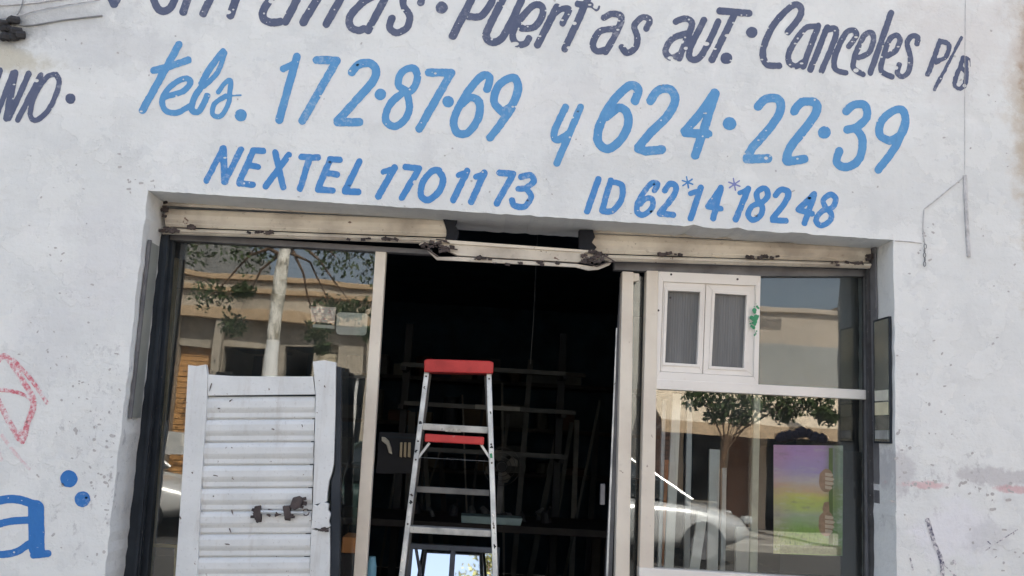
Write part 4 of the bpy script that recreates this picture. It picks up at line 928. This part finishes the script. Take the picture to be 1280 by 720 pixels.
# long pale profile lying across a bracket, hanging tools at left, round fan
YQ = 3.2
x0,_z = at(594,508,YQ); x1,_ = at(650,508,YQ); 
def hung(name, label, cat, m, mat): return S(name, m, mat, label, cat)
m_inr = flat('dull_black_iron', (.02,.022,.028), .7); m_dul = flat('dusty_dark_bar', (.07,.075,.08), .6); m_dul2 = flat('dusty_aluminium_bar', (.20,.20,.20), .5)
rk = T('profile_rack', 'iron rack holding aluminium bars across the dark room', 'rack', (at(560,508,3.4)[0], 3.4, 0))
zr_ = at(600,508,3.4)[1]
for x in (at(505,508,3.4)[0], at(700,508,3.4)[0]):
    P('post', M().box(x-.03, x+.03, 3.38, 3.44, .002, 2.4), m_inr, rk, .003)
    for dz in (-.35, 0, .3): P('arm', M().box(x-.02, x+.02, 3.05, 3.379, zr_+dz-.06, zr_+dz-.03), m_inr, rk)
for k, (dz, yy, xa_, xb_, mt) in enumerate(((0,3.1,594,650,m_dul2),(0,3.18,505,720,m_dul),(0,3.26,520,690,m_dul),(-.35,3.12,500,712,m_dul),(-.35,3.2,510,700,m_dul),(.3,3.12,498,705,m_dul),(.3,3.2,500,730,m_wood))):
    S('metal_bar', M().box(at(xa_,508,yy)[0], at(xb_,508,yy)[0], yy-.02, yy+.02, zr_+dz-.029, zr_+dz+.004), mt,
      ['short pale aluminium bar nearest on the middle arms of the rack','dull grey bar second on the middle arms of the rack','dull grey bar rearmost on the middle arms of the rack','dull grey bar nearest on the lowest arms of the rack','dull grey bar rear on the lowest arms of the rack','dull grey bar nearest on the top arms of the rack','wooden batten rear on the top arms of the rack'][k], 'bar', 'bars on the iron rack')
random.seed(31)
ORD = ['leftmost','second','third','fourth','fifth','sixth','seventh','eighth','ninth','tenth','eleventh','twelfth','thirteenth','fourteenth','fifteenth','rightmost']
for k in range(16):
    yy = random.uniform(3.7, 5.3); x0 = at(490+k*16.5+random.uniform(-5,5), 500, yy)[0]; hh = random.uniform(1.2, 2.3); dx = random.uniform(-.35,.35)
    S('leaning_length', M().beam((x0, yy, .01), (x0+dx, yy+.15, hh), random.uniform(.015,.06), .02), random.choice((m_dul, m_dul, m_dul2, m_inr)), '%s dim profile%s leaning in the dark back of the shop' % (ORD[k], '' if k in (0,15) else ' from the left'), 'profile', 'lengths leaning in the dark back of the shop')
for k in range(9):
    xx = at(520+k*22+random.uniform(-8,8), 640, YB)[0]; w_ = random.uniform(.03,.09); hh = random.uniform(.03,.12); y0 = YB+random.uniform(.22,.5); zb_t = at(615,655,YB)[1]+.001
    m = M().tube([(xx,y0,zb_t),(xx+random.uniform(-.02,.02),y0,zb_t+hh*.6),(xx+random.uniform(-.04,.04),y0+.02,zb_t+hh)], w_*.6, 9, w_*.3)
    S('bench_clutter', m, random.choice((m_dul, m_inr, m_dul2)), '%s dusty lump%s on the dark workbench' % (ORD[k] if k < 8 else 'rightmost', '' if k in (0,8) else ' from the left'), 'odds and ends', 'odds and ends on the workbench')
YT = .95
tb = T('tool_board', 'small dark board hung with pale-handled tools left of the ladder', 'tool board', (at(495,560,YT)[0], YT, at(495,590,YT)[1]))
P('board', M().px([(474,540),(520,542),(518,592),(470,592)], YT+.01, YT+.025), m_inr, tb, .002)
P('hook_rail', M().px([(476,544.5),(519,546.5),(519,549),(476,547)], YT-.004, YT+.009), m_dark, tb)
for k, (a, b) in enumerate(((500,503),(505,508),(510,513.5))): P('tool_handle', M().px([(a,553),(b,553),(b-.6,572),(a-.6,571)], YT-.012, YT+.008), flat('tan_tool_handle', (.50,.42,.28), .6), tb, .002)
P('tool_handle', M().px([(477,546),(481,546.5),(486,551),(489,560),(490,568),(486,566),(483,556),(477,551)], YT-.014, YT+.008), flat('pale_tool_metal', (.62,.58,.48), .5), tb, .002, label='curved pale tool')
YFn = 2.9
fn = T('fan', 'dusty round wire-guard fan standing behind the ladder', 'fan', (at(628,585,YFn)[0], YFn, zt+.002))
fc = at(627,583,YFn); fr_ = .14
for k in range(4):
    r = fr_*(k+1)/4; P('guard_ring', M().tube([(fc[0]+r*math.cos(t), YFn-.05-.02*math.cos(k), fc[1]+r*math.sin(t)) for t in np.linspace(0,2*math.pi,25)], .003, 5), m_dul, fn)
for k in range(4):
    a = k*math.pi/2+.4; c_, s_ = math.cos(a), math.sin(a)
    P('blade', M().add([(fc[0]+.02*c_, YFn, fc[1]+.02*s_),(fc[0]+.12*math.cos(a-.35), YFn-.02, fc[1]+.12*math.sin(a-.35)),(fc[0]+.13*c_, YFn, fc[1]+.13*s_),(fc[0]+.11*math.cos(a+.4), YFn+.02, fc[1]+.11*math.sin(a+.4))], [(0,1,2,3)]), flat('dusty_fan_blade', (.14,.13,.12), .6), fn)
P('motor', M().tube([(fc[0],YFn-.03,fc[1]),(fc[0],YFn+.12,fc[1])], .045, 16), m_inr, fn); P('stand', M().box(fc[0]-.02, fc[0]+.02, YFn+.05, YFn+.09, zt+.03, fc[1]-.04), m_headg, fn); P('foot', M().box(fc[0]-.1, fc[0]+.1, YFn-.03, YFn+.16, zt+.002, zt+.03), m_headg, fn, .005)
YJ = .75
xj, zj = at(465,703,YJ)
S('blue_bottle', M().tube([(xj,YJ,.6),(xj,YJ,zj-.02),(xj,YJ,zj),(xj,YJ,zj+.03)], .03, 12, .016), flat('light_blue_plastic', (.25,.55,.72), .4), 'light blue plastic bottle at the foot of the cream post', 'bottle')
S('side_cabinet', M().box(xj-.5, xj+.06, YJ-.1, YJ+.3, .002, .599), m_dark, 'low dark cabinet carrying the blue bottle inside the left window', 'cabinet', b=.004)
xh, zh = at(666,400,2.0)
S('hanging_cord', M().tube([(xh,2.0,2.999),(xh+.004,2.0,zh),(xh,2.0,at(666,455,2.0)[1])], .003, 6), m_headg, 'thin cord hanging from the shop ceiling right of the ladder', 'cord')
# left window interior: post, boxes
xq, zq = at(212,330,.6)
S('wooden_batten', M().prism([at(213,322,.5),at(222,322,.5),(at(190,760,.5)[0],.003),(at(180,760,.5)[0],.003)], .5, .53), flat('tan_batten', (.42,.34,.22), .7), 'tan wooden batten standing just inside the left window', 'batten', b=.002)
fm = T('picture_frame', 'thin yellowish empty frame at the lower left inside the left window', 'frame', (at(200,700,.45)[0], .45, .3))
for q in ([(172,679),(222,681),(222,685),(172,683)], [(172,683.4),(176,683.6),(172,760),(168,760)], [(218,685.2),(222,685.4),(219,760),(215,760)]):
    P('frame_bar', M().px(q, .45, .465), flat('yellow_wood', (.42,.33,.16), .6), fm, .001)
S('orange_crate', M().px([(428,671),(446,672),(443,692),(426,691)], .6, .8), flat('orange_plastic', (.60,.25,.08), .5), 'orange plastic crate low behind the cream post', 'crate', b=.004)
S('crate_stack', M().prism([at(426,691.6,.6),at(443,692.6,.6),(at(440,760,.6)[0],.003),(at(424,760,.6)[0],.003)], .6, .85), m_wood, 'dark crate standing under the orange crate', 'crate', b=.004)

# ------------------------------------------------------------ across the street (seen mirrored in the panes)
def wallm(name, c, var=.2):
    n = N(name); a = n.noise(.9, 5); b = n.noise(14, 5); return n.bsdf(n.mix(n.math('MULTIPLY', n.ramp(n.math('ADD', n.math('MULTIPLY',a,.6), n.math('MULTIPLY',b,.4)), .35, .7), 1), c, tuple(x*(1-var) for x in c)), .85, 0, b, .3, .01)
FB = -13.2
m_pane = flat('dark_house_glass', (.03,.035,.04), .08, 0, .3, 4, .6)
def house(x0, x1, h, mat, label, bays, dep=8, slab=None, trim=None):
    t = T('town_building', label, 'building', ((x0+x1)/2, FB-dep/2, 0))
    # front wall pieced round its openings
    xs = sorted({x0, x1, *[b[0] for b in bays], *[b[1] for b in bays]}); m = M()
    for a, b in zip(xs[:-1], xs[1:]):
        op = sorted([q for q in bays if q[0] <= a+1e-6 and q[1] >= b-1e-6], key=lambda q: q[2]); z = 0.0
        for q in op:
            if q[2] > z+1e-6: m.box(a, b, FB-.25, FB, z, q[2])
            z = q[3]
        if h > z: m.box(a, b, FB-.25, FB, z, h)
    m.box(x0, x0+.25, FB-dep, FB-.251, 0, h).box(x1-.25, x1, FB-dep, FB-.251, 0, h).box(x0+.251, x1-.251, FB-dep, FB-dep+.25, 0, h)
    P('wall', m, mat, t)
    P('roof', M().box(x0+.252, x1-.252, FB-dep+.252, FB-.252, h-.5, h-.35), m_conc, t)
    P('parapet_cap', M().box(x0-.03, x1+.03, FB-.3, FB+.08, h+.001, h+.1), trim or mat, t, .01)
    for a, b, c, d, kind, mt in bays:
        if kind == 'window':
            w_ = P('window', M().box(a+.001,a+.06,FB-.2,FB-.1,c+.001,d-.001).box(b-.06,b-.001,FB-.2,FB-.1,c+.001,d-.001).box(a+.061,b-.061,FB-.2,FB-.1,c+.001,c+.06).box(a+.061,b-.061,FB-.2,FB-.1,d-.06,d-.001).box((a+b)/2-.025,(a+b)/2+.025,FB-.2,FB-.1,c+.061,d-.061), mt or m_pw, t)
            P('pane', M().box(a+.06,b-.06,FB-.17,FB-.16,c+.06,d-.06), m_pane, w_, raw=True)
            P('sill', M().box(a-.06,b+.06,FB+.001,FB+.07,c-.07,c-.001), trim or m_conc, t)
        elif kind == 'shutter':
            sm_ = M(); z = c
            while z < d-.01:
                sm_.box(a+.001,b-.001,FB-.16,FB-.13,z+.001,min(z+.09,d)-.001); z += .1
            P('shutter', sm_, mt, t)
        elif kind == 'open':
            P('dark_interior', M().box(a+.01,b-.01,FB-2.5,FB-2.4,c,d).box(a-.1,b+.1,FB-2.4,FB-.26,d+.05,d+.1), m_int, t)
        elif kind == 'door':
            dr = P('door', M().box(a+.001,b-.001,FB-.16,FB-.1,c+.001,d-.001), mt, t, .004)
    return t
def X_(px): return at(px, 480, YG+YG-FB)[0]
def Z_(px, py): return at(px, py, 2*YG-FB)[1]
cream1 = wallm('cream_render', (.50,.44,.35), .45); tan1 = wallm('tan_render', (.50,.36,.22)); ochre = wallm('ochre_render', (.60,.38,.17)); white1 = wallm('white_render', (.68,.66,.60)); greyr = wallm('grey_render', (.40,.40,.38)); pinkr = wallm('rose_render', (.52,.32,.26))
orange_s = flat('orange_shutter_paint', (.60,.33,.13), .5); brown_s = flat('brown_shutter_paint', (.28,.14,.08), .5); grey_s = flat('grey_shutter_paint', (.36,.38,.40), .5); cream_s = flat('cream_shutter_paint', (.66,.58,.42), .5)
gx = X_(205)-.02
house(gx-6, gx, 5.9, greyr, 'grey two-storey house across the street, farthest left', [(gx-5.3,gx-4.1,3.4,4.7,'window',None),(gx-2.7,gx-1.5,3.4,4.7,'window',None),(gx-5.4,gx-3.2,0,2.5,'shutter',grey_s),(gx-2.4,gx-1.4,0,2.2,'door',brown_s)])
xa, xb = X_(205), X_(482)
bays = [(X_(218),X_(262),0,Z_(240,402+30),'shutter',orange_s), (X_(275),X_(325),0,Z_(300,432),'open',None), (X_(352),X_(388),0,Z_(370,432),'open',None), (X_(395),X_(420),0,Z_(408,432),'shutter',cream_s), (X_(428),X_(462),1.0,Z_(445,470),'window',None)]
house(xa, xb, Z_(340,352), cream1, 'cream single-storey shop across the street with an orange shutter', bays, trim=tan1)
sl_ = T('shop_canopy', 'long flat concrete canopy over the cream shop across the street', 'canopy', ((xa+xb)/2, FB+.6, Z_(340,404)))
P('slab', M().box(xa+.05, xb-.05, FB+.004, FB+.30, Z_(340,404), Z_(340,391)), tan1, sl_, .01)
for x in (xa+.15, X_(270), xb-.3): P('column', M().box(x-.08, x+.08, FB+.10, FB+.26, .002, Z_(340,404)-.001), cream1, sl_, .01)
P('drip_moulding', M().box(xa+.02, xb-.02, FB+.004, FB+.10, Z_(340,368), Z_(340,362)), tan1, sl_, .01)
house(xb+.02, X_(800), 6.2, white1, 'white two-storey house across the street between the two shops', [(xb+.6,xb+1.8,3.6,4.9,'window',None),(xb+2.8,xb+4.0,3.6,4.9,'window',None),(xb+.5,xb+2.4,0,2.5,'shutter',grey_s),(xb+3.1,xb+4.1,0,2.2,'door',brown_s)])
xc_, xd = X_(802), X_(1075)
house(xc_, xd, Z_(1000,393), wallm('pale_tan_render', (.60,.50,.40)), 'pale tan shop across the street under a sloping awning', [(X_(812),X_(846),0,2.0,'shutter',pinkr),(X_(856),X_(905),0,2.1,'open',None),(X_(912),X_(938),0,2.1,'door',brown_s),(X_(960),X_(1050),0.0,2.1,'open',None)])
pb = bpy.data.objects[[o.name for o in bpy.data.objects if o.get('label','').startswith('pale tan shop')][0]]
P('grey_band', M().box(xc_+.02, xd-.02, FB+.002, FB+.03, 2.66, Z_(1000,432)), greyr, pb, .004, label='grey lower half of the front wall')  # thin grey slab laid over a strip of the front wall
aw = T('awning', 'beige sloping awning over the pale tan shop across the street', 'awning', ((xc_+xd)/2, FB+.7, 2.0))
P('cover', M().add([(xc_+.1,FB+.01,2.62),(xd-.3,FB+.01,2.62),(xd+.1,FB+1.5,1.98),(xc_+.1,FB+1.5,1.98),(xc_+.1,FB+.01,2.60),(xd-.3,FB+.01,2.60),(xd+.1,FB+1.5,1.96),(xc_+.1,FB+1.5,1.96)],[(0,1,2,3),(7,6,5,4),(0,4,5,1),(1,5,6,2),(2,6,7,3),(3,7,4,0)]), flat('beige_canvas', (.78,.66,.50), .8), aw)
P('valance', M().box(xc_+.1, xd+.1, FB+1.5, FB+1.512, 1.74, 1.975), flat('beige_canvas_edge', (.62,.46,.30), .8), aw)
for x in (xc_+.2, xd): P('support', M().tube([(x,FB+.03,1.7),(x,FB+1.48,1.95)], .015, 6), m_alu, aw)
house(xd+.02, xd+6.5, 4.6, ochre, 'ochre single-storey house across the street, farthest right', [(xd+.8,xd+2.0,1.0,2.3,'window',None),(xd+2.8,xd+3.8,0,2.2,'door',brown_s),(xd+4.5,xd+5.8,1.0,2.3,'window',None)])

bx0, by0, bz0 = opp(188, 567, 11.6); bx1, _, bz1 = opp(262, 541, 11.6)
br_ = T('street_barrier', 'white barrier board on dark legs on the far pavement, mirrored low in the left window', 'barrier', ((bx0+bx1)/2, by0, 0))
P('board', M().box(bx0, bx1, by0-.02, by0+.02, bz0, bz1), flat('white_board_paint', (.55,.55,.53), .5), br_, .004)
for px_ in (206,229): xx, _, zz = opp(px_, 549, 11.6); P('reflector', M().box(xx-.04, xx+.04, by0+.0205, by0+.03, zz-.13, zz+.10), flat('bright_reflector', (.85,.83,.75), .3), br_)
for xx in (bx0+.1, bx1-.1): P('leg', M().box(xx-.04, xx+.04, by0-.06, by0-.021, .002, bz1-.05), m_dark, br_)
# trees
m_leaf = None
def leafm(name, a, b):
    n = N(name); n.bsdf(n.mix(n.noise(2.2, 3), a, b), .6, spec=.3); n.p.inputs['Subsurface Weight'].default_value = 0; return n.m
m_leaf = leafm('leaves', (.035,.06,.02), (.07,.10,.03)); m_leaf2 = leafm('yellowish_leaves', (.10,.12,.03), (.22,.19,.05))
n = N('mottled_bark'); m_bark = n.bsdf(n.mix(n.ramp(n.noise(8, 6, .7, stretch=(1,1,.5)), .4, .62), (.88,.85,.76), (.30,.27,.20)), .9, 0, n.noise(20,5), .8, .02)
m_lime = flat('limewashed_bark', (.92,.92,.89), .9, 0, .1, 9)
m_bark2 = flat('brown_bark', (.16,.10,.06), .9, 0, .4, 14)
def tree(loc, h0, r0, clumps, label, mat_t, lime=None, leaves=m_leaf, seed=1, forks=((0.3,0,.8),(-.4,.2,.7)), ls=.07, per=150):
    random.seed(seed); x, y, z = loc
    t = T('street_tree', label, 'tree', loc)
    pts = [(x+.03*math.sin(i), y+.02*i/8, z+h0*i/8) for i in range(9)]
    P('trunk', M().tube(pts, r0, 12, r0*.8), mat_t, t)
    if lime:
        def tp(zz):
            k = min(7.999, zz/h0*8); a, b = Vector(pts[int(k)]), Vector(pts[int(k)+1]); return a.lerp(b, k-int(k))
        P('limewash_band', M().tube([tp(lime*i/10) for i in range(11)], r0+.004, 16, (r0+.004)-r0*.2*lime/h0), m_lime, t)
    top = Vector(pts[-1])
    if lime: clumps = [(a, -abs(b), c_, d) for a, b, c_, d in clumps]
    br = M()
    for c in clumps[:9]:
        e = Vector((x+c[0], y+c[1], z+c[2])); mid = top.lerp(e, .5)+Vector((0,0,.12)); br.tube([top-Vector((0,0,.1+.1*random.random()*h0)), mid, e], r0*.26, 7, r0*.07)
    P('branches', br, m_bark2, t)
    m = M()
    for cx, cy_, cz, cr_ in clumps:
        for _ in range(per):
            u = Vector((random.gauss(0,1), random.gauss(0,1), random.gauss(0,1))).normalized()*cr_*random.uniform(.35,1.05)
            p = Vector((x+cx, y+cy_, z+cz))+Vector((u.x, u.y, u.z*.75)); s = ls*random.uniform(.6,1.3)
            a = Vector((random.gauss(0,1), random.gauss(0,1), random.gauss(0,1)-.5)).normalized(); b = a.cross(Vector((random.gauss(0,1), random.gauss(0,1), random.gauss(0,1)))).normalized()
            m.add([p-a*s, p+b*s*.45, p+a*s, p-b*s*.45], [(0,1,2,3)])
    o = P('crown', m, leaves, t, kind='stuff')
    return t
tx, ty, tz = opp(337, 480, 9.9+.6)
sc_ = 1
cl = [(-1.1,.1,3.5,.38),(-.75,.3,3.05,.26),(-.55,.1,4.25,.5),(.9,0,4.25,.5),(.85,.3,3.42,.36),(.62,.3,3.05,.30),(1.25,.1,3.45,.34),(-1.5,.2,4.3,.5),(.2,.3,5.0,.7),(1.6,0,4.2,.5),(1.5,.2,3.05,.2),(-.6,.1,3.6,.22),(-1.0,.3,4.9,.6),(1.3,.5,4.9,.6),(1.95,.3,3.6,.3),(.75,.2,2.75,.16)]
tree((tx,ty,0), 4.7, .125, cl, 'street tree with mottled pale trunk limewashed at the base, mirrored in the left window', m_bark, 2.85, seed=3, ls=.05, per=230)
tx, ty, tz = opp(903, 560, 10.4)
cl = [(-.45,0,2.3,.26),(-.15,.1,2.28,.3),(.2,0,2.3,.32),(.45,.1,2.22,.3),(.8,.1,2.28,.3),(1.15,.1,2.3,.28),(1.5,.2,2.28,.26),(-.1,0,2.05,.2),(.3,0,2.0,.2),(1.0,0,2.1,.2),(1.65,.2,2.12,.2)]
tree((tx,ty,0), 1.75, .06, cl, 'small dark-leaved street tree before the beige awning, mirrored in the right window', m_bark2, None, seed=5, ls=.05, per=210)
tree((.75,-11.3,0), 4.4, .1, [(-.45,0,5.9,.5),(-.3,.2,6.6,.45),(.3,.2,5.5,.6),(.1,-.3,4.9,.5),(.6,.1,6.2,.6),(1.1,0,5.2,.55),(.2,.4,6.9,.4),(-.1,0,6.3,.35),(.9,.3,4.5,.4)], 'yellowing street tree before the white house across the street', m_bark2, None, leaves=m_leaf2, seed=8, ls=.06, per=200)
# parked cars
def car_paint(name, c):
    n = N(name); m = n.bsdf(n.mix(n.noise(3,3), c, tuple(x*.9 for x in c)), .3, .3, spec=.6); n.p.inputs['Coat Weight'].default_value = .8; n.p.inputs['Coat Roughness'].default_value = .04; return m
m_tyre = flat('tyre_rubber', (.02,.02,.02), .8); m_cglass = flat('car_glass', (.03,.04,.045), .05, 0, .1, 2, .8); m_lamp = flat('headlight_lens', (.6,.62,.62), .1)
def car(x, y, label, mat, face=1, z=-.13):
    t = T('parked_car', label, 'car', (x, y, z), 'cars parked along the far kerb'); random.seed(1)
    # cross-sections along the length: (s, half width, bottom, belt height, top height, top half width)
    prof = [(-2.15,.55,.45,.70),(-2.05,.74,.28,.86),(-1.6,.82,.2,.93),(-.9,.85,.18,.95),(0,.86,.18,.94),(.8,.86,.18,.93),(1.4,.83,.2,.86),(1.95,.74,.26,.74),(2.15,.55,.4,.6)]
    m = M(); rings = []
    for s, hw, b, tp in prof:
        rings.append([(s*face,-hw*.92,b),(s*face,-hw,b+.2),(s*face,-hw,tp-.16),(s*face,-hw*.88,tp),(s*face,hw*.88,tp),(s*face,hw,tp-.16),(s*face,hw,b+.2),(s*face,hw*.92,b)])
    m.v = [(p[0]+x,p[1]+y,p[2]+z) for r in rings for p in r]; k = 8
    for i in range(len(rings)-1):
        for j in range(k): m.f.append((i*k+j, i*k+(j+1)%k, (i+1)*k+(j+1)%k, (i+1)*k+j))
    m.f += [tuple(range(k)), tuple((len(rings)-1)*k+j for j in range(k))]
    o = P('body', m, mat, t); o.modifiers.new('sub','SUBSURF').levels = 2; o.modifiers[-1].render_levels = 2; smooth(o)
    gh = [(-1.65,.66,.92,.02),(-.95,.62,.92,.46),(-.2,.62,.92,.54),(.35,.60,.92,.50),(1.2,.70,.88,.02)]
    m = M(); rr = []
    for s, hw, b, hh in gh: rr.append([(s*face,-hw-.1,b),(s*face,-hw+.02,b+hh*.92),(s*face,-hw+.14,b+hh),(s*face,hw-.14,b+hh),(s*face,hw-.02,b+hh*.92),(s*face,hw+.1,b)])
    m.v = [(p[0]+x,p[1]+y,p[2]+z) for r in rr for p in r]
    for i in range(len(rr)-1):
        for j in range(6): m.f.append((i*6+j, i*6+(j+1)%6, (i+1)*6+(j+1)%6, (i+1)*6+j))
    m.f += [tuple(range(6)), tuple((len(rr)-1)*6+j for j in range(6))]
    o = P('glasshouse', m, m_cglass, t); smooth(o)
    m = M(); m.v = [(s*face*.93+x, a+y, .915+.012+hh+z) for s, hw, b, hh in gh[1:4] for a in (-hw+.12, hw-.12)]; m.f = [(0,1,3,2),(2,3,5,4)]
    o = P('roof', m, mat, t); sf = o.modifiers.new('solid','SOLIDIFY'); sf.thickness = .03
    for sgn in (-1, 1):
        yy = y+sgn*.70
        P('roof_pillar', M().tube([(x-1.62*face,y+sgn*.74,z+.93),(x-.92*face,y+sgn*.57,z+1.41),(x-.2*face,y+sgn*.56,z+1.48),(x+.35*face,y+sgn*.55,z+1.44),(x+1.22*face,y+sgn*.74,z+.9)], .028, 6), mat, t)
        P('roof_pillar', M().tube([(x-.25*face,y+sgn*.73,z+.93),(x-.25*face,y+sgn*.62,z+1.43)], .03, 6), mat, t)
        for sx in (-1.32, 1.36):
            wx = x+sx*face; q = sgn*.80
            w_ = P('wheel', M().tube([(wx,y+q-.09*sgn,z+.31),(wx,y+q+.09*sgn,z+.31)], .31, 24), m_tyre, t)
            P('rim', M().tube([(wx,y+q+.085*sgn,z+.31),(wx,y+q+.098*sgn,z+.31)], .2, 16), m_headg, w_, raw=True).location = (0,0,0)
        P('headlight', M().box(*(sorted((x+2.0*face, x+2.13*face))), *(sorted((y+sgn*.42,y+sgn*.62))), z+.6, z+.7), m_lamp, t, .02)
    return t
cx_, _, _ = opp(850, 620, 9.0); car(cx_-1.15, YG-9.3, 'silver white saloon parked across the street, mirrored in the right window', car_paint('silver_white_paint', (.70,.71,.70)), 1)
cx_, _, _ = opp(455, 600, 9.0); car(cx_+.3, YG-9.3, 'dark green saloon parked across the street, mirrored in the left window', car_paint('dark_green_paint', (.03,.06,.05)), -1)
cx_, _, _ = opp(215, 600, 9.0); car(cx_-1.6, YG-9.3, 'white saloon parked across the street, farthest left of the row', car_paint('plain_white_paint', (.72,.72,.70)), 1)
up = T('utility_pole', 'grey concrete utility pole at the far kerb right of the pale tan shop', 'pole', (at(1100,480,YG+9.6)[0], YG-10.9, 0))
xx = up.location.x; P('shaft', M().tube([(xx,YG-10.9,.002),(xx,YG-10.9,8)], .16, 14, .1), greyr, up); P('crossarm', M().box(xx-.8,xx+.8,YG-10.95,YG-10.85,7.3,7.42), m_wood, up)
